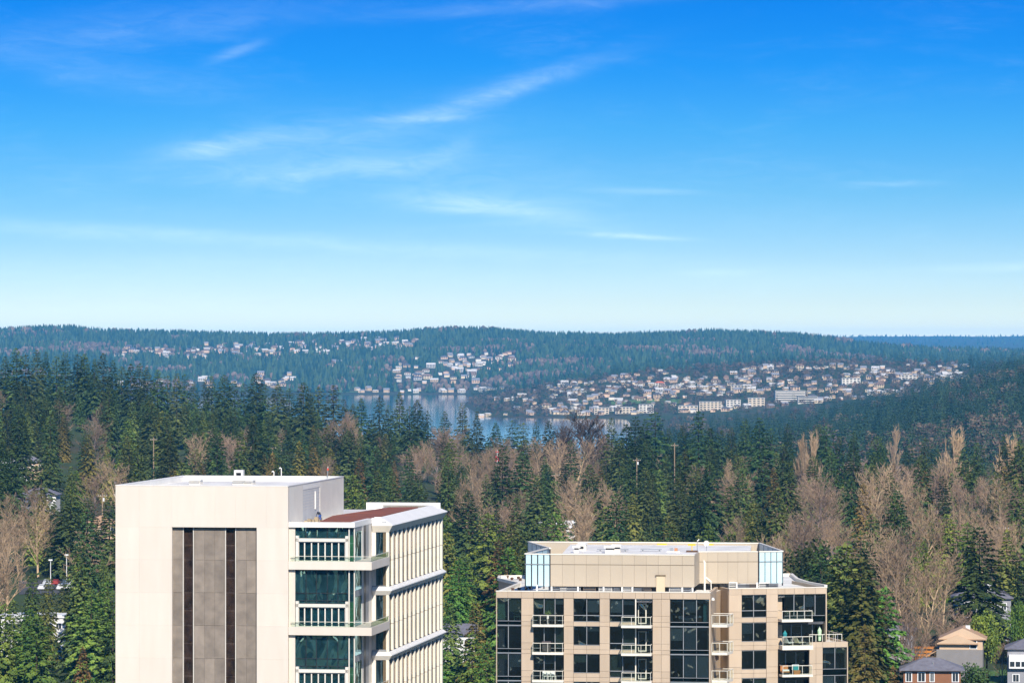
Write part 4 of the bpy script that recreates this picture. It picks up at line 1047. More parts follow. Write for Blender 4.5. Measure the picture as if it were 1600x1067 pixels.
    MB().box(-.62, .62, 0, .08, 0, 1.25).build('frame', mat('gold_frame', (0.42, 0.33, 0.14), rough=.5), t); MB().box(-.38, .38, -.02, -.001, .28, .97).build('print', M_DARK, t)
    # wing balconies
    GU = lambda p, v=0: fG.v(p, 960, v)[0]; GZ = lambda y: fG.v(1180, y, 0)[1]
    def gpos(px, v, y): return Rm @ fG.back((GU(px, v), v, GZ(y))) + fB.o
    ga = fB.a + fG.a
    for px, m, lab in ((1232, whitec, 'white sun lounger on the wing balcony beside the folded teal umbrella'), (1248, cream, 'cream sun lounger on the wing balcony of the tan tower')):
        t = thing('sun_lounger', gpos(px, -.6, 1007.8), ga + 2.2, lab, 'lounger')
        MB().box(-.3, .3, -.9, .25, .25, .33).build('seat', m, t)
        MB().add([(-.3, .25, .29), (.3, .25, .29), (.3, .75, 1.0), (-.3, .75, 1.0), (-.3, .32, .26), (.3, .32, .26), (.3, .82, .97), (-.3, .82, .97)], [(0, 1, 2, 3), (7, 6, 5, 4), (0, 4, 5, 1), (2, 6, 7, 3), (1, 5, 6, 2), (0, 3, 7, 4)]).build('backrest', m, t)
        for sx in (-1, 1):
            for sy in (-.8, .2): MB().box(sx * .26 - .03, sx * .26 + .03, sy - .03, sy + .03, 0, .25).build('leg', black, t)
    t = thing('folded_umbrella', gpos(1226.5, -.5, 1007.8), ga, 'folded teal umbrella on the wing balcony', 'umbrella')
    MB().tube((0, 0, 0), (0, 0, 1.7), .03).build('pole', M_GREYM, t); MB().tube((0, 0, .55), (0, 0, 1.3), .12, .26, n=8).tube((0, 0, 1.3), (0, 0, 1.65), .26, .05, n=8).build('canopy', teal, t); MB().tube((0, 0, 0), (0, 0, .1), .28, n=10).build('base', black, t)
    t = thing('lounge_chair', gpos(1226.5, -.6, 1053), ga, 'teak lounge chair with white cushion on the lowest wing balcony', 'chair')
    MB().box(-.45, .45, -.4, .4, .25, .38).build('seat', wood, t); MB().box(-.45, .45, .3, .42, .38, 1.0).build('backrest', wood, t); MB().box(-.3, .4, -.35, .25, .381, .55).build('cushion', whitec, t); MB().box(-.4, .4, -.35, .35, 0, .25).build('base', black, t)
    t = thing('lounge_chair', gpos(1244, -.6, 1053), ga, 'teak lounge chair with teal cushion on the lowest wing balcony', 'chair')
    MB().box(-.4, .4, -.4, .4, .2, .45).build('seat', wood, t); MB().box(-.4, .4, .28, .4, .45, 1.05).build('backrest', whitec, t); MB().box(-.3, .3, .1, .275, .451, 1.0).build('cushion', teal, t); MB().box(-.35, .35, -.35, .35, 0, .2).build('base', wood, t)
    zt = GZ(1003.5)
    t = thing('folded_umbrella', Rm @ fG.back((GU(1283.5), .75, zt - .2)) + fB.o, ga, 'folded pale green umbrella on the roof terrace of the wing', 'umbrella')
    MB().tube((0, 0, 0), (0, 0, 1.9), .03).build('pole', M_GREYM, t); MB().tube((0, 0, .25), (0, 0, 1.4), .16, .24, n=8).tube((0, 0, 1.4), (0, 0, 1.75), .24, .06, n=8).build('canopy', green, t); MB().tube((0, 0, 0), (0, 0, .1), .25, n=10).build('base', black, t)
furniture()

def worker():
    """a person bent over on the lower roof of the cream tower"""
    Rm = Matrix.Rotation(fA.a, 4, 'Z')
    u, v = fA.z(500, 812.6, zR - .5)
    p = Rm @ Vector((u, v, zR - .5)) + fA.o
    v_ = {'pelvis': (0, 0, .62), 'chest': (.22, 0, .92), 'neck': (.36, 0, 1.0), 'head': (.46, 0, 1.02), 'crown': (.54, 0, 1.0),
          'sl': (.28, .19, .95), 'el': (.36, .24, .68), 'wl': (.46, .18, .48), 'hl': (.5, .16, .42), 'sr': (.28, -.19, .95), 'er': (.36, -.24, .68), 'wr': (.46, -.18, .48), 'hr': (.5, -.16, .42),
          'hipl': (-.02, .11, .58), 'kl': (.12, .13, .36), 'al': (-.05, .13, .07), 'tl': (.1, .14, .04), 'hipr': (-.02, -.11, .58), 'kr': (.14, -.13, .36), 'ar': (-.03, -.13, .07), 'tr': (.12, -.14, .04)}
    rad = dict(pelvis=.15, chest=.17, neck=.065, head=.10, crown=.07, sl=.075, el=.055, wl=.04, hl=.04, sr=.075, er=.055, wr=.04, hr=.04, hipl=.10, kl=.075, al=.05, tl=.045, hipr=.10, kr=.075, ar=.05, tr=.045)
    names = list(v_); ed = [('pelvis', 'chest'), ('chest', 'neck'), ('neck', 'head'), ('head', 'crown'), ('chest', 'sl'), ('sl', 'el'), ('el', 'wl'), ('wl', 'hl'), ('chest', 'sr'), ('sr', 'er'), ('er', 'wr'), ('wr', 'hr'),
                            ('pelvis', 'hipl'), ('hipl', 'kl'), ('kl', 'al'), ('al', 'tl'), ('pelvis', 'hipr'), ('hipr', 'kr'), ('kr', 'ar'), ('ar', 'tr')]
    me = bpy.data.meshes.new('person'); me.from_pydata([v_[n] for n in names], [(names.index(a), names.index(b)) for a, b in ed], [])
    m = bpy.data.materials.new('work_clothes'); m.use_nodes = True; nt = m.node_tree
    tc = nt.nodes.new('ShaderNodeTexCoord'); sp = nt.nodes.new('ShaderNodeSeparateXYZ'); cr = nt.nodes.new('ShaderNodeValToRGB')
    nt.links.new(tc.outputs['Object'], sp.inputs[0]); nt.links.new(sp.outputs[2], cr.inputs[0]); nt.links.new(cr.outputs[0], nt.nodes['Principled BSDF'].inputs['Base Color'])
    cr.color_ramp.interpolation = 'CONSTANT'; e = cr.color_ramp.elements
    e[0].position = 0; e[0].color = (0.02, 0.02, 0.02, 1); e[1].position = .08; e[1].color = (0.02, 0.10, 0.42, 1)
    q = e.new(.66); q.color = (0.015, 0.018, 0.03, 1)
    me.materials.append(m)
    o = link('person', me, None, p); o.rotation_euler = (0, 0, fA.a + 2.4)
    sk = o.modifiers.new('skin', 'SKIN'); o.modifiers.new('smooth', 'SUBSURF').levels = 2; o.modifiers['smooth'].render_levels = 2
    for i, n in enumerate(names): me.skin_vertices[0].data[i].radius = (rad[n], rad[n]); me.skin_vertices[0].data[i].use_root = (n == 'pelvis')
    tag(o, 'person in dark jacket and blue trousers bending over on the lower roof', 'person')
worker()

# ------------------------------------------------------------------ trees
BARK = mat('bark', (0.07, 0.05, 0.035), rough=.95, c2=(0.04, 0.03, 0.022), scale=1.5)
BARKP = mat('pale_bark', (0.56, 0.40, 0.23), rough=.95, c2=(0.38, 0.27, 0.155), scale=1.0, orand=.2)
BARKG = mat('grey_bark', (0.26, 0.195, 0.165), rough=.95, c2=(0.19, 0.14, 0.125), scale=1.0, orand=.2)
BARKD = mat('dark_bark', (0.09, 0.065, 0.05), rough=.95, c2=(0.06, 0.045, 0.035), scale=1.0)
LEAF_FIR = leaf_mat('fir_needles', (0.009, 0.034, 0.017), (0.092, 0.145, 0.034), .45, .30)  # noise ends paint shaded crown gaps and sunlit tips into the needle colour
LEAF_CEDAR = leaf_mat('cedar_sprays', (0.030, 0.072, 0.020), (0.190, 0.220, 0.045), .40, .45)
LEAF_BRIGHT = leaf_mat('bright_needles', (0.034, 0.110, 0.024), (0.190, 0.300, 0.045), .30, .45)
LEAF_OLIVE = leaf_mat('olive_sprays', (0.12, 0.11, 0.028), (0.25, 0.20, 0.048), .30, .22)
TWIG = mat('twigs', (0.45, 0.31, 0.18), rough=.95, c2=(0.32, 0.22, 0.135), scale=.3, orand=.25)
TWIGG = mat('grey_twigs', (0.36, 0.245, 0.155), rough=.95, c2=(0.25, 0.17, 0.115), scale=.3, orand=.25)
TWIGD = mat('dark_twigs', (0.10, 0.07, 0.055), rough=.95, c2=(0.07, 0.05, 0.04), scale=.3)

def tubes_np(P0, P1, R0, R1, n):
    """tapered n-sided tubes without caps"""
    P0, P1 = np.asarray(P0, float), np.asarray(P1, float); R0, R1 = np.asarray(R0, float), np.asarray(R1, float)
    d = P1 - P0; d /= np.linalg.norm(d, axis=1, keepdims=True) + 1e-9
    h = np.where(np.abs(d[:, 2:3]) < .9, np.array([[0, 0, 1.]]), np.array([[1., 0, 0]]))
    p = np.cross(d, h); p /= np.linalg.norm(p, axis=1, keepdims=True); q = np.cross(d, p)
    V = []
    for C, Rr in ((P0, R0), (P1, R1)):
        for k in range(n):
            a = 2 * math.pi * k / n; V.append(C + (p * math.cos(a) + q * math.sin(a)) * Rr[:, None])
    V = np.stack(V, 1); m = len(P0); base = (np.arange(m) * 2 * n)[:, None]
    T_ = []
    for k in range(n):
        k2 = (k + 1) % n
        T_.append(np.concatenate([base + k, base + n + k2, base + k2], 1)); T_.append(np.concatenate([base + k, base + n + k, base + n + k2], 1))
    return V.reshape(-1, 3), np.stack(T_, 1).reshape(-1, 3)

def conifer(seed, H=28., rad=4.3, base=.10, droop=.28, whorls=46, per=8, up=.15, leaf=.62, power=.80, ragged=.25, gapz=0.0, cards=7.0):
    """a conifer as thousands of small sprays set along drooping boughs"""
    g = np.random.default_rng(seed); P, D, S, N_ = [], [], [], []
    lean = g.normal(0, .15, 2)
    blob = g.uniform(0, 6.28, 4)
    for w in range(whorls):
        t = (w + g.uniform(-.3, .3)) / whorls; t = min(max(t, 0), .995)
        z = H * (base + (1 - base) * t)
        Lmax = rad * ((1 - t) ** power) * (1 if t > .08 else .75 + 3 * t) + .55
        n = max(4, int(per * (.55 + .6 * (1 - t))))
        a0 = g.uniform(0, 6.28)
        for k in range(n):
            if g.random() < gapz * (1 - t): continue
            a = a0 + 6.283 * k / n + g.normal(0, .22)
            L_ = Lmax * (1 + ragged * math.sin(a * 2 + blob[0] + z * .35) * .6) * g.uniform(1 - ragged * 1.4, 1 + ragged * .5)
            if L_ < .15: L_ = .15
            nc = int(3 + L_ * cards)
            s = np.sqrt(g.uniform(.03, 1, nc))
            e0 = up * (1.6 * t - .2) + g.normal(0, .05)
            dr = droop * (1.15 - t)
            side = g.normal(0, 1, nc) * .20 * L_ * (1.08 - s) * .9
            ca, sa = math.cos(a), math.sin(a)
            x = ca * s * L_ - sa * side; y = sa * s * L_ + ca * side
            zz = z + L_ * (e0 * s - dr * s * s) - np.abs(side) * .18 + g.normal(0, .10, nc)
            fx = zz / H
            P.append(np.stack([x + lean[0] * fx, y + lean[1] * fx, zz], 1))
            sg = np.sign(side) * g.uniform(.2, .9, nc)
            dx = ca * np.cos(sg) - sa * np.sin(sg); dy = sa * np.cos(sg) + ca * np.sin(sg)
            dz = e0 - 2 * dr * s + g.normal(-.12, .22, nc)
            D.append(np.stack([dx, dy, dz], 1)); S.append(leaf * g.uniform(.55, 1.25, nc) * (.55 + .45 * (1 - t)))
    # leader
    P.append(np.array([[lean[0], lean[1], H * .99]])); D.append(np.array([[0, 0, 1.]])); S.append(np.array([1.0]))
    P = np.concatenate(P); D = np.concatenate(D); S = np.concatenate(S); n = len(P)
    D /= np.linalg.norm(D, axis=1, keepdims=True) + 1e-9
    r = P * np.array([1, 1, 0.]); r /= np.linalg.norm(r, axis=1, keepdims=True) + 1e-6
    r = r * .75 + np.array([0, 0, .75]) + g.normal(0, .38, (n, 3)); q = np.cross(r, D); q /= np.linalg.norm(q, axis=1, keepdims=True) + 1e-9
    # prefer fairly flat sprays
    up_ = np.cross(q, D); flip = np.where(up_[:, 2:3] < 0, -1, 1); q = q * flip
    Wd = S * g.uniform(.30, .5, n)
    A_ = P - D * (S * .45)[:, None]; Tp = P + D * (S * .6)[:, None]; B_ = P + q * Wd[:, None]; C_ = P - q * Wd[:, None]
    V = np.stack([A_, B_, Tp, C_], 1).reshape(-1, 3); b = (np.arange(n) * 4)[:, None]
    Tt = np.concatenate([np.concatenate([b, b + 1, b + 2], 1), np.concatenate([b, b + 2, b + 3], 1)])
    TV, TT = tubes_np([[0, 0, -.8], [lean[0] * .4, lean[1] * .4, H * .4]], [[lean[0] * .4, lean[1] * .4, H * .4], [lean[0], lean[1], H * .985]], [H * .014, H * .009], [H * .009, .03], 7)
    return (V, Tt), (TV, TT)

def bare(seed, H=20., spread=.5, trunk=.30, limbs=6, narrow=1.0, twr=.036, depth=3, kids=(2, 3)):
    """a leafless tree: a trunk with limbs leaving it at many heights, and a cloud of fine twigs"""
    g = np.random.default_rng(seed); seg = []
    def grow(p, d, L_, r, lev):
        n = (7, 4, 3, 2, 2, 2)[lev]; q = p
        for i in range(n):
            d = d + g.normal(0, .13 if lev else .05, 3) + np.array([0, 0, .11 if lev else .0]); d /= np.linalg.norm(d)
            e = q + d * (L_ / n) * g.uniform(.8, 1.2); r2 = r * (1 - (.12 if lev == 0 else .22)); seg.append((q, e, r, r2, lev)); q = e; r = r2
            if lev >= depth or (lev == 0 and i < 1): continue
            last = i == n - 1
            k = int(g.integers(kids[0], kids[1])) + (1 if last else 0)
            if lev == 0: k = int(g.integers(2, 4)) + (2 if last else 0)
            for _ in range(k):
                a = g.uniform(0, 6.283); tip_ = (i / n if lev == 0 else .6)
                s = spread * g.uniform(.75, 1.6) * (1.75 - .9 * tip_ if lev == 0 else 1.15)
                h = np.array([math.cos(a), math.sin(a), g.uniform(-.25, .15) if lev else 0]); dd = d + h * s; dd /= np.linalg.norm(dd)
                fl = (.56 - .22 * tip_) if lev == 0 else (.42, .46, .5, .6, .6)[lev]
                grow(q, dd, L_ * fl * g.uniform(.75, 1.2), max(r * (.50 if lev == 0 else .6), twr * .5), lev + 1)
    grow(np.array([0, 0, -.5]), np.array([g.normal(0, .06), g.normal(0, .06), 1.]), H * .72, H * .016 * trunk / .3, 0)
    zmax = max(s[1][2] for s in seg); k = H / zmax
    P0 = np.array([s[0] for s in seg]) * k; P1 = np.array([s[1] for s in seg]) * k
    P0[:, :2] /= narrow; P1[:, :2] /= narrow
    R0 = np.maximum(np.array([s[2] for s in seg]), twr); R1 = np.maximum(np.array([s[3] for s in seg]), twr * .7); lev = np.array([s[4] for s in seg])
    a = lev <= 1; b = ~a
    return tubes_np(P0[b], P1[b], R0[b], R1[b], 3), tubes_np(P0[a], P1[a], R0[a], R1[a], 6)

def roundish(seed, H=12., rx=4., n=3200, leaf=.5):
    g = np.random.default_rng(seed)
    lobes = [(g.normal(0, rx * .45), g.normal(0, rx * .45), H * g.uniform(.35, .82), rx * g.uniform(.35, .6)) for _ in range(16)] + [(0, 0, H * .8, rx * .55), (0, 0, H * .5, rx * .8)]
    P = []
    for x, y, z, r in lobes:
        d = g.normal(0, 1, (n // 18, 3)); d /= np.linalg.norm(d, axis=1, keepdims=True); d *= (g.uniform(.5, 1.05, len(d)) * r)[:, None]; P.append(d * [1, 1, .85] + [x, y, z])
    P = np.concatenate(P); P = P[P[:, 2] > H * .08]; m = len(P)
    D = g.normal(0, 1, (m, 3)) + [0, 0, .3]; D /= np.linalg.norm(D, axis=1, keepdims=True); r = g.normal(0, 1, (m, 3)); q = np.cross(D, r); q /= np.linalg.norm(q, axis=1, keepdims=True)
    S = leaf * g.uniform(.6, 1.3, m); V = np.stack([P - D * S[:, None] * .5, P + q * S[:, None] * .35, P + D * S[:, None] * .5, P - q * S[:, None] * .35], 1).reshape(-1, 3); b = (np.arange(m) * 4)[:, None]
    Tt = np.concatenate([np.concatenate([b, b + 1, b + 2], 1), np.concatenate([b, b + 2, b + 3], 1)])
    TV, TT = tubes_np([[0, 0, -.6]], [[0, 0, H * .7]], [.3], [.1], 7)
    return (V, Tt), (TV, TT)

class Kind:
    def __init__(s, name, H, gen, crown_m, trunk_m, adj, cat='tree', crown='crown'):
        (cv, ct), (tv, tt) = gen
        s.name = name; s.H = H; s.adj = adj; s.cat = cat
        s.cv, s.ct = cv, ct; s.m = crown_m
        s.crown = tri_mesh(name + '_crown', cv, ct, crown_m); s.trunk = tri_mesh(name + '_trunk', tv, tt, trunk_m)
        s.w = np.percentile(np.hypot(cv[:, 0], cv[:, 1]), 97)
KINDS = {
 'fir': [Kind('fir_tree', 30, conifer(1, 30, 6.2, droop=.30, gapz=.06, ragged=.30, power=.70, leaf=.85, cards=8), LEAF_FIR, BARK, 'tall dark fir'),
         Kind('fir_tree', 30, conifer(2, 30, 5.2, droop=.24, ragged=.36, gapz=.12, whorls=42, power=.68, leaf=.85, cards=8), LEAF_FIR, BARK, 'slender ragged fir'),
         Kind('fir_tree', 30, conifer(3, 30, 7.4, droop=.34, power=.66, per=9, leaf=.9, cards=8), LEAF_FIR, BARK, 'broad dark fir'),
         Kind('fir_tree', 30, conifer(4, 30, 6.6, droop=.36, ragged=.5, gapz=.34, whorls=34, per=8, base=.14, power=.58, leaf=.9, cards=8), LEAF_FIR, BARK, 'open layered fir with gaps'),
         Kind('fir_tree', 30, conifer(5, 30, 6.0, droop=.28, power=.8, ragged=.24, leaf=.85, cards=8), LEAF_FIR, BARK, 'evenly pointed fir')],
 'cedar': [Kind('cedar_tree', 24, conifer(11, 24, 5.0, droop=.50, power=.66, ragged=.22, whorls=44, per=10, leaf=.85, base=.03), LEAF_CEDAR, BARK, 'dense green cedar'),
           Kind('cedar_tree', 24, conifer(12, 24, 4.5, droop=.55, power=.75, ragged=.28, whorls=44, per=9, leaf=.85, base=.03), LEAF_OLIVE, BARK, 'olive brown cedar'),
           Kind('cedar_tree', 24, conifer(13, 24, 6.0, droop=.42, power=.58, ragged=.34, whorls=40, per=10, leaf=.85, base=.03), LEAF_BRIGHT, BARK, 'bright green bushy conifer'),
           Kind('cedar_tree', 24, conifer(14, 24, 4.9, droop=.48, power=.7, ragged=.3, whorls=44, per=9, leaf=.85, base=.03), LEAF_CEDAR, BARK, 'soft yellowish green cedar')],
 'bare': [Kind('bare_tree', 20, bare(21, 20, .52), TWIG, BARKP, 'leafless tan tree'),
          Kind('bare_tree', 20, bare(22, 20, .60, limbs=7), TWIG, BARKP, 'wide leafless tan tree'),
          Kind('bare_tree', 20, bare(23, 20, .50), TWIGG, BARKG, 'leafless greyish brown tree'),
          Kind('bare_tree', 20, bare(24, 20, .66), TWIGG, BARKG, 'spreading leafless greyish tree')],
 'poplar': [Kind('poplar_tree', 30, bare(31, 30, .42, narrow=2.4, twr=.05, kids=(2, 4)), TWIG, BARKP, 'narrow leafless poplar')],
 'snag': [Kind('bare_tree', 26, bare(33, 26, .58, twr=.08), TWIGD, BARKD, 'large dark leafless tree')],
 'round': [Kind('broadleaf_tree', 12, roundish(41), LEAF_BRIGHT, BARK, 'rounded evergreen tree'), Kind('broadleaf_tree', 12, roundish(42, n=2600), LEAF_FIR, BARK, 'dark rounded shrub tree')],
}
ALL_TREES = []      # (kind list name, variant, X, Y, zbase, H, widthscale, rot)
OCC = []
def region(px, Y):
    if Y > 1650: return 'on the wooded ridge before the lake' if px < 640 else 'in the tree line before the lake' if px < 1180 else 'in the wooded valley behind the tan tower'
    if px < 190: return 'in the woods beside the cream tower'
    if px < 770: return 'in the woods behind the cream tower'
    if px < 1330: return 'in the woods behind the tan tower'
    return 'among the houses beyond the tan tower'

def put(kind, var, X, Y, H, ws=1.0):
    ALL_TREES.append((kind, var, X, Y, gz(X, Y) - .25, H, ws, R.uniform(0, 6.28)))
def tip(kind, px, py, Y, var=None, ws=1.0, hmin=8, hmax=44):
    """a tree whose tip shows at that pixel and whose foot stands on the ground at distance Y"""
    X = (px - CX) / F * Y; z = gz(X, Y); H = CAMZ - (py - CY) / F * Y - z
    H = min(max(H, hmin), hmax)
    put(kind, R.randrange(len(KINDS[kind])) if var is None else var, X, Y, H, ws); OCC.append((X, Y))

for px, py in [(8, 556), (25, 543), (40, 553), (58, 546), (72, 549), (88, 556), (102, 549), (121, 553), (133, 552), (148, 560), (161, 551), (176, 562), (190, 572), (205, 568), (218, 567), (230, 573), (246, 577), (262, 586), (276, 582), (289, 584), (303, 596),
               (320, 592), (331, 587), (350, 585), (366, 594), (381, 598), (400, 582), (415, 601), (434, 600), (452, 606), (473, 597), (486, 612), (498, 602), (521, 600), (539, 628), (552, 630), (564, 622), (593, 618), (607, 632), (624, 612), (640, 634), (653, 624), (668, 640),
               (695, 642), (723, 628), (745, 642), (774, 660), (800, 656), (818, 660), (838, 658), (857, 657)]:
    tip('fir', px, py, 1930 + R.uniform(-90, 110), ws=R.uniform(.9, 1.2))
for px, py in [(955, 652), (977, 662), (992, 650), (1007, 654), (1024, 642), (1045, 668), (1068, 664), (1091, 640), (1110, 668), (1128, 672), (1143, 667), (1165, 653), (1186, 652), (1205, 668), (1230, 661), (1278, 662), (1291, 665), (1312, 680), (1334, 675), (1370, 681), (1420, 695), (1445, 683), (1502, 676), (1525, 690), (1588, 673), (1600, 690)]:
    tip('fir', px, py, 1700 + R.uniform(-110, 140), ws=R.uniform(.9, 1.2))
for px, py, Y, v, ws in [(1192, 720, 1330, 3, 1.0), (1110, 719, 1300, 2, 1.0), (1010, 730, 1350, 2, 1.0), (925, 740, 1330, 0, 1.05), (985, 715, 1420, 0, 1.1), (1060, 745, 1290, 2, 1.1), (1334, 700, 1380, 3, .95), (1506, 700, 1420, 3, .9), (1522, 708, 1400, 3, .9), (1548, 770, 1260, 3, .8),
                         (815, 705, 1400, 2, 1.1), (760, 740, 1350, 4, 1.0), (840, 745, 1280, 2, 1.1), (730, 765, 1220, 2, 1.1), (600, 720, 1500, 2, 1.0), (655, 735, 1420, 0, 1.0), (560, 735, 1400, 4, 1.0), (110, 770, 1120, 2, 1.3), (135, 780, 1110, 2, 1.2), (85, 785, 1130, 0, 1.1), (170, 775, 1100, 2, 1.0)]:
    tip('fir', px, py, Y, v, ws)
for px, py, Y, v, ws in [(1320, 848, 800, 0, 1.15), (1348, 870, 790, 0, 1.1), (1300, 880, 830, 3, 1.0), (1380, 915, 800, 2, 1.0), (1352, 975, 740, 1, 1.0), (1395, 1038, 760, 1, .8), (1107, 815, 1010, 2, .55), (1482, 800, 1050, 2, 1.0), (1510, 815, 1040, 2, 1.0), (1455, 815, 1080, 0, .9),
                         (140, 925, 860, 2, 1.35), (165, 905, 880, 2, 1.0), (50, 893, 930, 0, .9), (75, 900, 920, 0, .8), (100, 895, 940, 3, .9), (20, 935, 880, 0, 1.0), (45, 950, 850, 2, 1.0), (130, 1008, 800, 1, .9), (162, 870, 960, 0, .6), (5, 940, 850, 2, 1.0), (175, 985, 810, 2, 1.0),
                         (745, 938, 880, 1, 1.1), (780, 842, 960, 1, 1.0), (715, 875, 1000, 2, 1.0), (735, 985, 830, 2, 1.1), (760, 1000, 800, 2, 1.0), (705, 940, 900, 0, 1.0), (800, 815, 1060, 0, 1.1), (870, 800, 1080, 2, 1.0), (765, 800, 1090, 2, 1.2), (700, 830, 1080, 0, 1.1), (690, 800, 1150, 2, 1.0)]:
    tip('cedar', px, py, Y, v, ws, hmin=5)
tip('round', 1270, 834, 930, 1, .95); tip('round', 1542, 944, 860, 0, .66); tip('round', 1520, 1028, 800, 1, 1.0); tip('round', 1594, 930, 880, 0, .5); tip('fir', 1530, 822, 905, 2, 1.25); tip('fir', 1590, 870, 930, 0, 1.1)
tip('snag', 919, 631, 1780, 0, 1.0); tip('snag', 878, 655, 1800, 0, .7); tip('snag', 887, 652, 1850, 0, .6)
for px, py, Y, ws in [(1253, 673, 1650, .85), (1266, 668, 1640, .9), (1487, 661, 1600, 1.15), (1572, 672, 1560, 1.2), (1397, 660, 2450, .8)]: tip('poplar', px, py, Y, 0, ws)
for px, py, Y, v in [(30, 765, 1130, 0), (60, 775, 1120, 1), (10, 800, 1000, 0), (128, 822, 1050, 1), (0, 850, 960, 0), (1412, 825, 930, 0), (1437, 850, 900, 0), (1395, 815, 960, 2), (1430, 930, 850, 2), (1450, 790, 1050, 0), (1380, 760, 1180, 0), (1440, 740, 1220, 0), (1290, 720, 1260, 2), (1275, 735, 1240, 3), (1355, 715, 1330, 0),
                     (1400, 720, 1340, 1), (1460, 720, 1330, 2), (1570, 740, 1250, 0), (1590, 760, 1200, 2), (1550, 800, 1100, 3), (740, 725, 1250, 1), (900, 770, 1180, 1), (912, 738, 1220, 0), (515, 653, 1800, 2), (545, 640, 1850, 2), (555, 650, 1850, 0), (680, 665, 1760, 2), (700, 663, 1760, 2), (715, 662, 1780, 3), (840, 675, 1690, 0), (870, 680, 1680, 0), (895, 672, 1690, 0),
                     (350, 668, 1500, 3), (365, 670, 1510, 3), (1150, 735, 1380, 0), (1140, 745, 1350, 2), (1250, 790, 1100, 3), (1235, 800, 1080, 2), (1480, 950, 870, 2), (1500, 940, 880, 3), (1405, 985, 870, 2), (1440, 975, 880, 3), (1425, 1015, 830, 2), (1475, 985, 890, 3), (1565, 1000, 850, 2), (1585, 985, 880, 3), (945, 655, 1760, 2), (770, 680, 1720, 2), (790, 685, 1720, 3)]:
    tip('bare', px, py, Y, v, 1.0, hmin=6, hmax=27)

# ------------------------------------------------------------------ houses near the tan tower, and among the woods
M_SHING = mat('grey_shingle', (0.17, 0.165, 0.19), rough=.9, c2=(0.115, 0.11, 0.13), scale=1.2, orand=.08, detail=8)
M_SHINGT = mat('tan_shingle', (0.46, 0.29, 0.17), rough=.9, c2=(0.36, 0.22, 0.13), scale=1.2, detail=8)
M_GREYS = mat('grey_siding', (0.30, 0.30, 0.32), rough=.8, c2=(0.25, 0.25, 0.27))
M_TANS = mat('peach_siding', (0.62, 0.44, 0.29), rough=.8)
M_BROWNS = mat('brown_siding', (0.26, 0.11, 0.05), rough=.8)
M_WTRIM = mat('white_trim', (0.80, 0.80, 0.78), rough=.6)
M_WALLW = mat('white_siding', (0.72, 0.71, 0.68), rough=.8)
M_WIN = mat('window_glass', (0.03, 0.04, 0.05), rough=.1)
M_STUC = mat('grey_stucco', (0.24, 0.225, 0.22), rough=.9)

def roof_hip(mb, x0, x1, y0, y1, z, h, ov=.6, gable=False, axis='x', t=.22, mi_end=0):
    x0 -= ov; x1 += ov; y0 -= ov; y1 += ov
    def shell(z, flip=False):
        if axis == 'x':
            ins = 0 if gable else (y1 - y0) / 2
            v = [(x0, y0, z), (x1, y0, z), (x1, y1, z), (x0, y1, z), (x0 + ins, (y0 + y1) / 2, z + h), (x1 - ins, (y0 + y1) / 2, z + h)]
            f = [(0, 1, 5, 4), (2, 3, 4, 5), (1, 2, 5), (3, 0, 4)]
        else:
            ins = 0 if gable else (x1 - x0) / 2
            v = [(x0, y0, z), (x1, y0, z), (x1, y1, z), (x0, y1, z), ((x0 + x1) / 2, y0 + ins, z + h), ((x0 + x1) / 2, y1 - ins, z + h)]
            f = [(1, 2, 5, 4), (3, 0, 4, 5), (0, 1, 4), (2, 3, 5)]
        return v, f
    v, f = shell(z + t); mb.add(v, f[:2]); mb.add(v, f[2:], mi_end if gable else 0)
    mb.add([(x0, y0, z), (x1, y0, z), (x1, y1, z), (x0, y1, z), (x0, y0, z + t), (x1, y0, z + t), (x1, y1, z + t), (x0, y1, z + t)], [(3, 2, 1, 0), (0, 1, 5, 4), (1, 2, 6, 5), (2, 3, 7, 6), (3, 0, 4, 7)])
    return mb

def win(t, x, z, w, h, y, n=2, parent=None):
    f = MB().box(x - w / 2 - .14, x + w / 2 + .14, y - .09, y - .01, z - .14, z + h + .14).build('window', M_WTRIM, t)
    for k in range(n):
        a = x - w / 2 + w * k / n
        MB().box(a + .04, a + w / n - .04, y - .115, y - .092, z, z + h).build('pane', M_WIN, f)
    return f

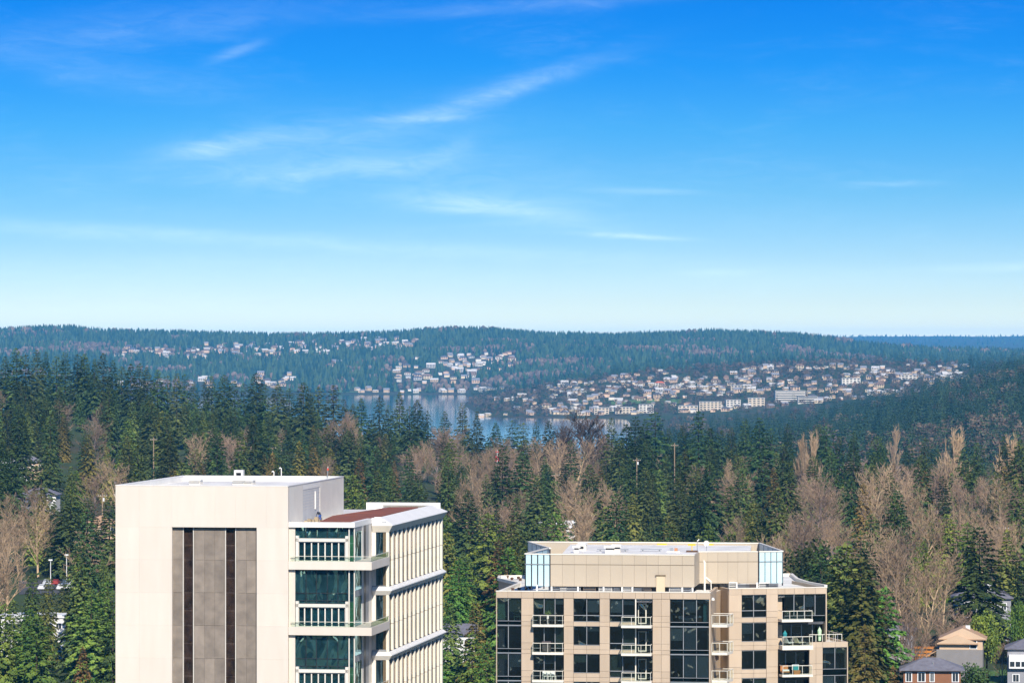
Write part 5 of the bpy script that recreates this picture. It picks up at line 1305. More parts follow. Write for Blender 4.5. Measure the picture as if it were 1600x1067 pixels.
def near_houses():
    def base(px, py, Y, rz, lab, name='house'):
        X = (px - CX) / F * Y
        return thing(name, (X, Y, gz(X, Y) - .4), math.radians(rz), lab, 'house')
    # big grey house with white bay windows, upper slope
    t = base(1536, 985, 925, -6, 'large grey house with white bay windows on the slope below the firs')
    h0 = CAMZ - (985 - CY) / F * 925 - t.location.z
    MB().box(-6.6, -.5, 0, 9, 0, h0 + 7.2).build('wall', M_GREYS, t)
    MB().box(-.4, 6.2, 2, 10, 0, h0 + 7.0).build('wall', M_GREYS, t)
    roof_hip(MB(), -6.6, -.5, 0, 9, h0 + 7.2, 2.1).build('roof', M_SHING, t); roof_hip(MB(), -.4, 6.2, 2, 10, h0 + 7.0, 2.2).build('roof', M_SHING, t)
    MB().box(-5.8, -1.4, -1.1, -.01, h0 + 3.0, h0 + 6.4).build('bay', M_WTRIM, t)
    for k in range(4): MB().box(-5.6 + k * 1.05, -5.6 + k * 1.05 + .85, -1.16, -1.11, h0 + 3.9, h0 + 5.6).build('bay_pane', M_WIN, t)
    MB().add([(-7, -1.5, h0 + 2.4), (0, -1.5, h0 + 2.4), (0, 0, h0 + 3.0), (-7, 0, h0 + 3.0), (-7, -1.5, h0 + 2.2), (0, -1.5, h0 + 2.2)], [(0, 1, 2, 3), (0, 4, 5, 1)]).build('pent_roof', M_SHING, t)
    for x in (-4.4, -1.7): win(t, x, h0 + .4, 1.0, 1.3, 0)
    for x in (2.6, 4.6): win(t, x, h0 + 4.6, 1.1, 1.4, 2)
    win(t, 3.4, h0 + 1.2, 1.4, 1.5, 2)
    MB().box(1.0, 1.9, 6, 7, h0 + 8, h0 + 10.2).build('chimney', M_WTRIM, t)
    # peach gabled house
    t = base(1500, 1042, 850, -8, 'peach gabled house with tan roof and a bare grey lower wall')
    h0 = CAMZ - (1042 - CY) / F * 850 - t.location.z
    MB().box(-4.8, 4.6, 0, 9, 0, h0 + 3.6).build('lower_wall', M_STUC, t)
    MB().box(-4.0, 4.6, .15, 8.9, h0 + 3.6, h0 + 5.6).build('wall', M_TANS, t)
    MB().add([(-4.2, -.02, h0 + 3.61), (3.4, -.02, h0 + 3.61), (3.4, -.02, h0 + 4.6), (-.4, -.02, h0 + 6.2), (-4.2, -.02, h0 + 4.6), (-4.2, .1, h0 + 3.61), (3.4, .1, h0 + 3.61), (3.4, .1, h0 + 4.6), (-.4, .1, h0 + 6.2), (-4.2, .1, h0 + 4.6)],
             [(0, 1, 2, 3, 4), (9, 8, 7, 6, 5), (0, 5, 6, 1), (1, 6, 7, 2), (2, 7, 8, 3), (3, 8, 9, 4), (4, 9, 5, 0)]).build('gable', M_TANS, t)
    roof_hip(MB(), -3.8, 4.8, .2, 9, h0 + 5.6, 2.2, gable=True, axis='y', mi_end=1).build('roof', [M_SHINGT, M_TANS], t)
    roof_hip(MB(), -4.4, 3.4, -.6, 2.5, h0 + 4.7, 1.75, gable=True, axis='y', ov=.3, mi_end=1).build('front_roof', [M_SHINGT, M_TANS], t)
    win(t, 2.7, h0 + 3.9, 1.3, 1.6, 0, 1)
    MB().add([(-7, .2, h0 + 2.2), (-4.2, .2, h0 + 3.7), (-4.2, 4, h0 + 3.7), (-7, 4, h0 + 2.2), (-7, .2, h0 + 2.0), (-4.2, .2, h0 + 3.5)], [(0, 1, 2, 3), (0, 4, 5, 1)]).build('lean_to_roof', M_SHINGT, t)
    MB().box(1.0, 1.9, 5, 5.8, h0 + 7.2, h0 + 8.2).build('skylight', M_WTRIM, t)
    # orange deck shed
    t = base(1448, 1040, 858, -6, 'orange timber deck and shed beside the peach house')
    h0 = CAMZ - (1040 - CY) / F * 858 - t.location.z
    mo = mat('orange_timber', (0.55, 0.21, 0.03), rough=.7, c2=(0.45, 0.16, 0.03)); t['category'] = 'shed'
    MB().box(-2.4, 2.4, 0, 3, 0, h0 + 1.0).build('deck', mo, t)
    for k in range(5): MB().box(-2.4 + k * 1.17, -2.28 + k * 1.17, 0, .12, h0 + 1.0, h0 + 3.6).build('post', mo, t)
    for k in range(3): MB().box(-2.4, 2.4, .13, .2, h0 + 1.3 + k * .7, h0 + 1.75 + k * .7).build('board', mo, t)
    MB().box(-2.6, 2.6, -.2, 3.2, h0 + 3.6, h0 + 3.8).build('top', mo, t)
    # low brown house with a slate blue roof at the foot
    t = base(1458, 1078, 790, -4, 'low brown house with slate blue hip roof and skylights')
    h0 = CAMZ - (1072 - CY) / F * 790 - t.location.z
    MB().box(-5.6, 5.2, 0, 8, 0, h0 + 3.0).build('wall', M_BROWNS, t)
    roof_hip(MB(), -5.6, 5.2, 0, 8, h0 + 3.0, 2.0, ov=.8).build('roof', M_SHING, t)
    for x, w in ((-4.6, 1.0), (-2.2, 1.3), (-.2, .7), (4.2, 1.1)): win(t, x, h0 + 1.0, w, 1.6, 0)
    for x in (2.0, 3.3): MB().box(x - .35, x + .35, 1.2, 1.9, h0 + 3.6, h0 + 3.9).build('skylight', M_WTRIM, t)
    MB().tube((0, 1.4, h0 + 3.5), (0, 1.4, h0 + 4.6), .12).build('flue', M_GREYM, t)
    t2 = base(1407, 1052, 900, -10, 'pale house corner showing between the firs and bare trees')
    MB().box(-2.6, 2.6, 0, 7, 0, 7.2).build('wall', M_GREYS, t2); roof_hip(MB(), -2.6, 2.6, 0, 7, 7.2, 1.6).build('roof', M_SHING, t2); win(t2, .3, 4.5, 1, 1.4, 0); win(t2, .3, 1.2, 1, 1.4, 0); win(t2, -1.6, 4.5, .8, 1.4, 0)
    t = base(1592, 1062, 845, -6, 'grey house with white bay front beside the dark rounded tree')
    h0 = CAMZ - (1068 - CY) / F * 845 - t.location.z
    MB().box(-2.3, 8, 0, 8, 0, h0 + 7).build('wall', M_GREYS, t); roof_hip(MB(), -2.3, 8, 0, 8, h0 + 7, 2.0).build('roof', M_SHING, t)
    MB().box(-2.0, 3, -1, -.01, h0 + 3.2, h0 + 6).build('bay', M_WTRIM, t)
    for k in range(4): MB().box(-1.8 + k * 1.15, -.9 + k * 1.15, -1.06, -1.01, h0 + 3.6, h0 + 4.6).build('bay_pane', M_WIN, t)
    win(t, -.6, h0 + .5, 1.2, 1.4, 0)
    # pale flat roofed building behind the trees below the cream tower, parking behind it
    t = base(65, 990, 930, 4, 'long white building half hidden by the conifers beside the cream tower'); t['category'] = 'building'
    h0 = CAMZ - (1000 - CY) / F * 930 - t.location.z
    MB().box(-9, 5, 0, 10, 0, h0 + 5.0).build('wall', M_WALLW, t); MB().box(-9.3, 5.3, -.3, 10.3, h0 + 5.0, h0 + 5.6).build('roof', M_WTRIM, t)
    for k in range(7): win(t, -7.6 + k * 1.9, h0 + 2.6, 1.2, 1.2, 0)
    # scattered roofs glimpsed between the trees
    for px, Y, wc, rc, lab in [(15, 1330, M_GREYS, M_SHING, 'grey house with grey roof between the dark conifers'), (60, 1360, M_WALLW, M_SHING, 'pale house with grey roof beside the ridge firs'), (160, 1230, M_TANS, M_SHINGT, 'tan house with brown roof by the lamp post'), (205, 1420, M_WALLW, M_SHING, 'white house behind an autumn coloured tree'), (290, 1420, M_WALLW, M_WTRIM, 'low white building above the cream tower roof'), (20, 1500, M_WALLW, M_WTRIM, 'white roofed house on the wooded ridge'),
                               (50, 1520, M_TANS, M_SHING, 'tan house on the wooded ridge'), (615, 1290, M_WALLW, M_WTRIM, 'low white house behind the finned roof corner'), (640, 1310, M_GREYS, M_WTRIM, 'grey house with white roof beyond the finned roof'), (707, 940, M_WALLW, M_SHING, 'white house with slate roof beside the finned facade'), (872, 1330, M_WALLW, M_WTRIM, 'white cabin by the utility pole'), (880, 1130, M_GREYS, M_SHING, 'grey house above the tan penthouse'),
                               (1250, 1150, M_WALLW, M_SHING, 'pale house with grey roof among bare trees'), (1300, 1200, M_TANS, M_SHING, 'tan house with grey roof in the bare woods'), (1410, 1780, M_WALLW, M_WTRIM, 'white flat house in the valley'), (1180, 1420, M_WALLW, M_SHING, 'white house corner behind a layered fir')]:
        X = (px - CX) / F * Y
        t = thing('house', (X, Y, gz(X, Y) - .3), R.uniform(-.4, .4), lab, 'house')
        w, d, h = R.uniform(9, 13), R.uniform(7, 9), R.uniform(5, 7)
        MB().box(-w / 2, w / 2, 0, d, 0, h).build('wall', wc, t); roof_hip(MB(), -w / 2, w / 2, 0, d, h, 2.2, gable=R.random() < .5, mi_end=1).build('roof', [rc, wc], t)
        for k in range(3): win(t, -w / 3 + k * w / 3, h - 2.4, 1.3, 1.4, 0)
        OCC.append((X, Y))
near_houses()

def poles():
    wood = mat('pole_wood', (0.36, 0.25, 0.16), rough=.9)
    for px, py, Y, h, lab in [(240, 683, 1500, 13, 'bare wooden utility pole before the dark ridge firs'), (30, 664, 1620, 12, 'pale wooden pole among the ridge conifers'), (868, 738, 1350, 12, 'thin wooden utility pole by the white cabin'), (1054, 692, 1500, 14, 'utility pole with double crossarm in the firs'), (995, 715, 1450, 13, 'utility pole with white transformer in the dark firs'), (426, 696, 1600, 12, 'wooden pole among the conifers above the antenna'), (160, 770, 1210, 12, 'utility pole with a lamp beside the tan house'), (1568, 820, 1060, 12, 'pale pole in the bare woods')]:
        X = (px - CX) / F * Y; z = gz(X, Y); zt = CAMZ - (py - CY) / F * Y
        t = thing('utility_pole', (X, Y, z - .5), 0, lab, 'utility pole'); H = max(zt - z + .5, 8)
        MB().tube((0, 0, 0), (0, 0, H), .2, .14, n=7).build('pole', wood, t)
        MB().box(-1.3, 1.3, -.22, -.14, H - 1.0, H - .85).build('crossarm', wood, t)
        for x in (-1.2, -.5, .5, 1.2): MB().tube((x, -.18, H - .85), (x, -.18, H - .6), .06, n=6).build('insulator', M_WTRIM, t)
        if 'transformer' in lab or 'lamp' in lab: MB().tube((.35, 0, H - 2.4), (.35, 0, H - 1.4), .28, n=8).build('transformer', M_WTRIM, t)
    X = (777 - CX) / F * 1500
    t = thing('red_tower', (X, 1500, gz(X, 1500) - .3), 0, 'thin red and white lattice mast rising among bare trees', 'mast')
    z0 = CAMZ - (728 - CY) / F * 1500 - t.location.z; zt = CAMZ - (703 - CY) / F * 1500 - t.location.z
    mr = mat('red_paint', (0.62, 0.05, 0.06), rough=.6)
    MB().tube((0, 0, 0), (0, 0, zt - 5), .13, .11, n=6).build('pole', BARK, t); MB().tube((0, 0, zt - 5), (0, 0, zt), .11, .08, n=6).build('upper_pole', M_WTRIM, t)
    MB().box(-.6, -.15, -.1, .1, zt - 4.0, zt - 2.2).build('red_panel', mr, t); MB().box(.15, .6, -.1, .1, zt - 4.0, zt - 2.2).build('red_panel', mr, t)
    MB().box(-.6, .6, -.1, .1, zt - .8, zt - .5).build('arm', mr, t)
    for px, py, Y, lab in [(79, 875, 1100, 'short white lamp post at the parking lot'), (104, 867, 1100, 'taller white lamp post at the parking lot')]:
        X = (px - CX) / F * Y; z = gz(X, Y)
        t = thing('lamp_post', (X, Y, z), 0, lab, 'street lamp'); H = max(CAMZ - (py - CY) / F * Y - z, 5)
        MB().tube((0, 0, 0), (0, 0, H), .12, .09, n=6).build('pole', M_WTRIM, t); MB().box(-.5, .5, -.3, .3, H - .1, H + .25).build('head', M_WTRIM, t)
    # parked cars on the lot
    paint = [(.75, .75, .75), (.5, .52, .55), (.08, .09, .1), (.35, .05, .04), (.7, .7, .68), (.12, .16, .25)]
    names = ['white', 'silver', 'black', 'dark red', 'off white', 'dark blue']
    for k in range(12):
        Y = 1088 + (k % 2) * 13; X = (66 + k * 7.0 - CX) / F * Y; c = k % 6
        t = thing('parked_car', (X, Y, gz(X, Y) + .02), R.uniform(-.1, .1), names[c] + ' car parked on the lot behind the bare trees', 'car', names[c] + ' cars parked on the lot')
        m = mat('car_' + names[c], paint[c], rough=.3)
        body = MB(); prof = [(-.9, .3), (.9, .3), (.92, .75), (.72, .85), (.6, 1.4), (-.6, 1.4), (-.72, .85), (-.92, .75)]
        n = len(prof); body.add([(x, -2.1 if z < 1 else -1.2, z) for x, z in prof] + [(x, 2.1 if z < 1 else 1.5, z) for x, z in prof], [tuple(range(n)), tuple(range(2 * n - 1, n - 1, -1))] + [(i, n + i, n + (i + 1) % n, (i + 1) % n) for i in range(n)])
        body.build('body', m, t); MB().box(-.58, .58, -1.62, -1.3, .9, 1.3).build('windscreen', M_WIN, t)
        for sx in (-1, 1):
            for y in (-1.3, 1.3): MB().tube((sx * .8, y, .32), (sx * .95, y, .32), .32, n=10).build('wheel', M_DARK, t)
poles()

# paved lot and a lawn, as sheets over the ground
def sheet(name, px0, px1, Y0, Y1, m, dz=.15):
    xs = np.linspace(px0, px1, 14); ys = np.linspace(Y0, Y1, 8); V = []
    for y in ys:
        for p in xs: X = (p - CX) / F * y; V.append((X, y, gz(X, y) + dz))
    Q = [(j * 14 + i, j * 14 + i + 1, (j + 1) * 14 + i + 1, (j + 1) * 14 + i) for j in range(7) for i in range(13)]
    tag(link(name, tri_mesh(name, V, Q, m)), kind='structure')
sheet('parking_lot', 30, 165, 1075, 1112, mat('asphalt', (0.07, 0.07, 0.072), rough=.95, c2=(0.05, .05, .052), scale=.2), .12)
sheet('lawn', 1545, 1600, 846, 872, mat('lawn_grass', (0.07, 0.15, 0.025), rough=.95, c2=(0.05, 0.11, 0.02), scale=.3), .35)

# fill the woods between the towers and the ridge
def fill():
    y = 790.0
    while y < 2330:
        half = 0.158 * y
        x = -half + R.uniform(0, 8)
        while x < half:
            yy = y + R.uniform(-16, 16); px = float(px_of(x, yy))
            step = R.uniform(10, 19)
            xx = x; x += step
            if 30 < px < 165 and 1068 < yy < 1118: continue
            if px > 1395 and 770 < yy < 960: 
                if R.random() < .62: continue
            if any(abs(xx - a) < 4.5 and abs(yy - b) < 16 for a, b in OCC): continue
            # keep the lines of sight to the near houses open
            z = gz(xx, yy); py = CY + (CAMZ - z) / F ** -1 / yy
            H = R.uniform(18, 32); yt = CY + (CAMZ - z - H) * F / yy; ym = yt * .6 + py * .4
            pb = .10
            if px > 1225 and 690 < ym < 930: pb = .38
            elif 640 < px < 965 and ym < 775: pb = .38
            elif px < 165 and 760 < ym < 905: pb = .45
            elif 700 < px < 1000 and 740 < ym < 860: pb = .18
            if yy > 1650:
                lim = np.interp(px, [0, 200, 400, 520, 640, 740, 860, 960, 1200, 1300, 1600], [592, 608, 632, 646, 662, 676, 682, 682, 688, 704, 712])
                if yt < lim: H = CAMZ - (lim + R.uniform(0, 22) - CY) / F * yy - z
                if H < 9: continue
            if px > 1395 and yy < 960: H = min(H, R.uniform(8, 15))
            q = R.random()
            if q < pb: put('bare', R.choices(range(4), (3, 3, 3, 2))[0], xx, yy, min(H * .82, 22), R.uniform(.8, 1.1))
            elif q < pb + (1 - pb) * (.66 if yy < 1150 else .46 if yy < 1500 else .26): put('cedar', R.choices(range(4), (4, 2.5, 4 if yy < 1200 else 1, 4))[0], xx, yy, H * .85, R.uniform(.85, 1.2))
            else: put('fir', R.randrange(5), xx, yy, H, R.uniform(.85, 1.15))
        y += 44 + (y - 790) * .014
fill()

def plant_all():
    # nearest and largest trees become things of their own, the remainder one mass
    order = sorted(range(len(ALL_TREES)), key=lambda i: -ALL_TREES[i][5] / ALL_TREES[i][3])
    count = {}; rest = []
    for i in order:
        kind, var, X, Y, z, H, ws, rot = ALL_TREES[i]
        K = KINDS[kind][var]
        px = float(px_of(X, Y))
        if px < -260 or px > 1860: continue
        if px < -25 or px > 1625: rest.append(i); continue
        count[K.name] = count.get(K.name, 0) + 1
        if count[K.name] > 300: rest.append(i); continue
        lab = ('towering ' if H > 28 else 'tall ' if H > 23 else 'mid sized ' if H > 17 else 'small ') + K.adj.replace('tall ', '') + ' ' + region(px, Y)
        t = thing(K.name, (X, Y, z), rot, lab, 'tree', lab + ' group')
        s = H / K.H; sx = s * ws
        for nm, me in (('crown', K.crown), ('trunk', K.trunk)):
            o = bpy.data.objects.new(nm, me); col.objects.link(o); o.parent = t; o.scale = (sx, sx, s)
    if rest:
        by = {}
        for i in rest:
            kind, var, X, Y, z, H, ws, rot = ALL_TREES[i]; by.setdefault(KINDS[kind][var].m.name, []).append(i)
        Vs, Ts, Ms, mats_, n = [], [], [], [], 0
        for name, idx in by.items():
            mats_.append(MATS[name])
            for i in idx:
                kind, var, X, Y, z, H, ws, rot = ALL_TREES[i]; K = KINDS[kind][var]; s = H / K.H
                k = rng.permutation(len(K.ct) // 2)[: max(300, len(K.ct) // 12)]
                tri = np.concatenate([K.ct[k], K.ct[k + len(K.ct) // 2]]); 
                v = K.cv[tri.ravel()]; ctr = np.repeat(K.cv[tri].mean(1), 3, 0); v = ctr + (v - ctr) * (2.2 if kind != 'bare' else 1.6)
                c, s_ = math.cos(rot), math.sin(rot)
                v = np.stack([(v[:, 0] * c - v[:, 1] * s_) * s * ws + X, (v[:, 0] * s_ + v[:, 1] * c) * s * ws + Y, v[:, 2] * s + z], 1)
                Vs.append(v); Ts.append(np.arange(len(v)).reshape(-1, 3) + n); n += len(v); Ms.append(np.full(len(tri), len(mats_) - 1))
        o = link('woodland', tri_mesh('woodland', np.concatenate(Vs), np.concatenate(Ts), mats_, np.concatenate(Ms)))
        tag(o, 'dense mixed woodland filling in behind the nearer trees', 'woodland', kind='stuff')
    print('TREES', len(ALL_TREES), count, 'rest', len(rest))
plant_all()

# ------------------------------------------------------------------ the town across the water, the far shore
def far_mat(name, c, c2): 
    if name in MATS: return MATS[name]
    return mat(name, c, rough=.9, c2=c2, scale=.02, attr='tint', orand=.0, spec=.1) if False else _far(name, c, c2)
def _far(name, c, c2):
    m = bpy.data.materials.new(name); m.use_nodes = True; nt = m.node_tree; b = nt.nodes['Principled BSDF']; b.inputs['Roughness'].default_value = .95; b.inputs['Specular IOR Level'].default_value = .1
    a = nt.nodes.new('ShaderNodeAttribute'); a.attribute_name = 'tint'; mx = nt.nodes.new('ShaderNodeMix'); mx.data_type = 'RGBA'
    nt.links.new(a.outputs['Fac'], mx.inputs[0]); mx.inputs[6].default_value = (*c, 1); mx.inputs[7].default_value = (*c2, 1); nt.links.new(mx.outputs[2], b.inputs['Base Color'])
    MATS[name] = m; return m

def cone_proto(g, n=7, tiers=3):
    V, T_ = [], []
    for k in range(tiers):
        z0, z1 = .08 + .72 * k / tiers, min(1.0, .08 + .72 * (k + 1) / tiers + .30 - .02 * k)
        if k == tiers - 1: z1 = 1.0
        r = .5 * (1 - k / tiers) ** .8
        b = len(V)
        for j in range(n):
            a = 6.283 * (j + .5 * (k % 2)) / n; q = r * g.uniform(.7, 1.15); V.append((math.cos(a) * q, math.sin(a) * q, z0 + g.uniform(-.05, .05)))
        V.append((0, 0, z1))
        T_ += [(b + j, b + (j + 1) % n, b + n) for j in range(n)]
    return np.array(V), np.array(T_)
def spray_proto(seed):
    (v, t), _ = conifer(seed, 28, 4.6, whorls=11, per=6, leaf=2.3, cards=.55, power=.62, ragged=.35, base=.05, droop=.35)
    q = v.reshape(-1, 4, 3); q = np.stack([q[:, 1], q[:, 2], q[:, 3]], 1); V = q.reshape(-1, 3) / np.array([9.2, 9.2, 28.0])
    return V, np.arange(len(V)).reshape(-1, 3)
def puff_proto(seed, n=70):
    g = np.random.default_rng(seed); d = g.normal(0, 1, (n, 3)); d /= np.linalg.norm(d, axis=1, keepdims=True); d[:, 2] = np.abs(d[:, 2]) * 1.3 - .3
    c = d * np.array([.42, .42, .48]) * g.uniform(.55, 1.0, (n, 1)) + [0, 0, .5]
    V = (c[:, None, :] + g.normal(0, .085, (n, 3, 3))).reshape(-1, 3); return V, np.arange(len(V)).reshape(-1, 3)
def blob_proto(g, n=7):
    V, T_ = [(0, 0, 1.0)], []
    rings = [(.82, .30), (.55, .5), (.22, .36)]
    for z, r in rings:
        for j in range(n):
            a = 6.283 * j / n + z * 3; q = r * g.uniform(.75, 1.2); V.append((math.cos(a) * q, math.sin(a) * q, z + g.uniform(-.07, .07)))
    T_ += [(0, 1 + j, 1 + (j + 1) % n) for j in range(n)]
    for k in range(2):
        for j in range(n):
            a, b, c, d = 1 + k * n + j, 1 + k * n + (j + 1) % n, 1 + (k + 1) * n + j, 1 + (k + 1) * n + (j + 1) % n
            T_ += [(a, c, d), (a, d, b)]
    return np.array(V), np.array(T_)

HOUSE_SPOTS = []
def scatter_trees(name, label, pts, H, kinds, tint, cm, bm, protoN=6, fine=False, wide=(.45, .65)):
    g = np.random.default_rng(len(pts)); Vs, Ts, Ms, Tn, n = [], [], [], [], 0
    pr = [[spray_proto(100 + q) if fine else cone_proto(g, 6, 2) for q in range(protoN)], [puff_proto(200 + q) if fine else blob_proto(g) for q in range(protoN)]]
    pick = g.integers(0, protoN, len(pts))
    for kd in (0, 1):
        for q in range(protoN):
            idx = np.where((kinds == kd) & (pick == q))[0]
            if not len(idx): continue
            pv, pt = pr[kd][q]; m = len(idx); rot = g.uniform(0, 6.28, m); c, s = np.cos(rot)[:, None], np.sin(rot)[:, None]
            w = (H[idx] * (g.uniform(*wide, m) if kd == 0 else g.uniform(.75, 1.1, m)))[:, None]
            X = (pv[None, :, 0] * c - pv[None, :, 1] * s) * w + pts[idx, 0:1]; Y = (pv[None, :, 0] * s + pv[None, :, 1] * c) * w + pts[idx, 1:2]
            Z = pv[None, :, 2] * H[idx][:, None] + pts[idx, 2:3] - .5
            Vs.append(np.stack([X, Y, Z], -1).reshape(-1, 3)); Ts.append((pt[None] + (np.arange(m) * len(pv))[:, None, None] + n).reshape(-1, 3)); n += m * len(pv)
            Ms.append(np.full(m * len(pt), kd)); Tn.append(np.repeat(tint[idx], len(pv)))
    me = tri_mesh(name, np.concatenate(Vs), np.concatenate(Ts), [cm, bm], np.concatenate(Ms))
    at_ = me.attributes.new('tint', 'FLOAT', 'POINT'); at_.data.foreach_set('value', np.concatenate(Tn).astype(np.float32))
    o = link(name, me); tag(o, label, 'woodland', kind='stuff'); return o

FARC = far_mat('far_conifers', (0.009, 0.032, 0.022), (0.060, 0.100, 0.042))
FARB = far_mat('far_bare_trees', (0.075, 0.06, 0.045), (0.20, 0.145, 0.10))

# houses: one mesh per look, copied
def house_mesh(w, d, h, rh, gable, wall, roof, band=True):
    mb = MB().box(-w / 2, w / 2, -d / 2, d / 2, -3, h, 0)
    x0, x1, y0, y1, ov = -w / 2, w / 2, -d / 2, d / 2, .5
    rf = roof_hip(MB(), x0, x1, y0, y1, h, rh, ov=ov, gable=gable, mi_end=1)
    b = len(mb.v); mb.v += rf.v; mb.f += [tuple(i + b for i in f) for f in rf.f]; mb.m += [1 - q for q in rf.m]
    if band and w > 13:
        for z in ([1.2] if h < 5 else [1.2, 4.0]):
            for k in range(3): mb.box(x0 + w * (.08 + .31 * k), x0 + w * (.30 + .31 * k), y0 - .08, y0 - .02, z, z + 1.5, 2)
    return mb.mesh('house', [wall, roof, M_WIN])
WALLS = [('white', (0.72, 0.65, 0.54)), ('cream', (0.70, 0.55, 0.36)), ('tan', (0.55, 0.39, 0.24)), ('pale grey', (0.46, 0.44, 0.41)), ('brown', (0.28, 0.18, 0.12)), ('peach', (0.70, 0.48, 0.32))]
ROOFS = [('grey', (0.22, 0.22, 0.24)), ('brown', (0.20, 0.13, 0.09)), ('pale', (0.55, 0.52, 0.48)), ('dark', (0.09, 0.09, 0.10))]
HM = []
for wn, wc in WALLS:
    for rn, rc in ROOFS:
        k = len(HM)
        HM.append((wn, rn, house_mesh(10 + (k * 7 % 9), 8 + k % 4, (5.0, 3.8, 5.8)[k % 3], 2.4 + .7 * (k % 3), k % 2 == 0, mat('house_wall_' + wn.replace(' ', '_'), wc, rough=.8), mat('house_roof_' + rn, rc, rough=.9))))
HM.append(('white', 'bright red', house_mesh(16, 10, 6, 2.2, False, MATS['house_wall_white'], mat('house_roof_red', (0.65, 0.13, 0.04)))))

COUNT = {'town': 0, 'waterfront': 0, 'far': 0}; LIMIT = {'town': 180, 'waterfront': 20, 'far': 110}; REST = []
def place_house(X, Y, where, grp, k=None, sc_=1.0):
    k = R.choices(range(24), [1] * 4 + [4] * 4 + [4] * 4 + [1] * 4 + [2] * 4 + [4] * 4)[0] if k is None else k
    wn, rn, me = HM[k]
    lab = f'{wn} house with {rn} roof {where}'
    if COUNT[grp] >= LIMIT[grp]:
        REST.append((k, X, Y, gz(X, Y) + .3, R.choice((0, 0, .35, -.35, .7)) + R.uniform(-.1, .1), sc_)); HOUSE_SPOTS.append((X, Y)); return
    COUNT[grp] += 1
    o = link('house', me, None, (X, Y, gz(X, Y) + .3)); o.rotation_euler = (0, 0, R.choice((0, 0, .35, -.35, .7)) + R.uniform(-.1, .1)); o.scale = (sc_,) * 3
    tag(o, lab, 'house', lab + ' group'); HOUSE_SPOTS.append((X, Y))

def far_houses():
    n = 0; tries = 0
    # the town on the near peninsula
    while n < 420 and tries < 9000:
        tries += 1
        Y = R.uniform(6060, 7250); px = R.uniform(770, 1510); X = (px - CX) / F * Y; z = gz(X, Y)
        if z < 2.5: continue
        y = CY + (CAMZ - z) / Y * F
        if px < 860 and R.random() < .75: continue
        if y < 572: continue
        if _hash_noise(X / 160, Y / 260, 5) < .30: continue
        if any(abs(X - a) < 10 and abs(Y - b) < 18 for a, b in HOUSE_SPOTS): continue
        place_house(X, Y, 'on the town slope above the lake', 'town', sc_=R.uniform(.5, .85)); n += 1
    # a row along the near waterfront
    for px in sorted(R.uniform(750, 1010) for _ in range(15)):
        Y = 6040 + R.uniform(-8, 75); X = (px - CX) / F * Y
        if gz(X, Y) < .4: Y += 30; X = (px - CX) / F * Y
        place_house(X, Y, 'on the waterfront of the town', 'waterfront', k=R.choice((4, 5, 6, 8, 20, 22)), sc_=R.uniform(.45, .75))
    place_house((1031 - CX) / F * 6720, 6720, 'in the middle of the town slope', 'town', k=24, sc_=1.0)
    # far shore: waterfront row, clusters on the hill
    for px in sorted(R.uniform(545, 790) for _ in range(22)):
        Y = 8705 + R.uniform(-15, 70); X = (px - CX) / F * Y
        place_house(X, Y, 'on the far waterfront', 'far', k=R.choice((0, 2, 4, 6, 8, 22)), sc_=R.uniform(.65, 1.05))
    clusters = [(620, 750, 560, 600, 42), (690, 800, 553, 580, 34), (180, 330, 545, 562, 40), (320, 440, 537, 556, 42), (440, 545, 535, 553, 36), (540, 650, 530, 552, 40), (170, 420, 592, 606, 14), (500, 540, 565, 576, 4), (400, 470, 585, 606, 14)]
    for x0, x1, y0, y1, k in clusters:
        m = 0; tr = 0
        while m < k and tr < 400:
            tr += 1
            px, y = R.uniform(x0, x1), R.uniform(y0, y1)
            Ys = np.arange(8700, 11400, 25); z = ground((px - CX) / F * Ys, Ys); yy = CY + (CAMZ - z) / Ys * F
            j = int(np.argmin(np.abs(yy - y))); Y = float(Ys[j]); X = (px - CX) / F * Y
            if any(abs(X - a) < 17 and abs(Y - b) < 30 for a, b in HOUSE_SPOTS): continue
            place_house(X, Y, 'on the far hillside across the lake', 'far', k=R.choices(range(24), [3] * 4 + [4] * 4 + [2] * 4 + [1] * 4 + [1] * 4 + [4] * 4)[0], sc_=R.uniform(.8, 1.15)); m += 1
far_houses()
def rest_houses():
    mb = MB(); mats_ = []; 
    for k, X, Y, z, a, sc_ in REST:
        me = HM[k][2]; c, s_ = math.cos(a) * sc_, math.sin(a) * sc_
        ids = []
        for m in me.materials:
            if m not in mats_: mats_.append(m)
            ids.append(mats_.index(m))
        b = len(mb.v); mb.v += [(v.co.x * c - v.co.y * s_ + X, v.co.x * s_ + v.co.y * c + Y, v.co.z * sc_ + z) for v in me.vertices]
        for p in me.polygons: mb.f.append(tuple(i + b for i in p.vertices)); mb.m.append(ids[p.material_index])
    tag(mb.build('distant_houses', mats_), 'the many smaller houses packed between the larger ones across the water', 'houses', kind='stuff')
rest_houses()

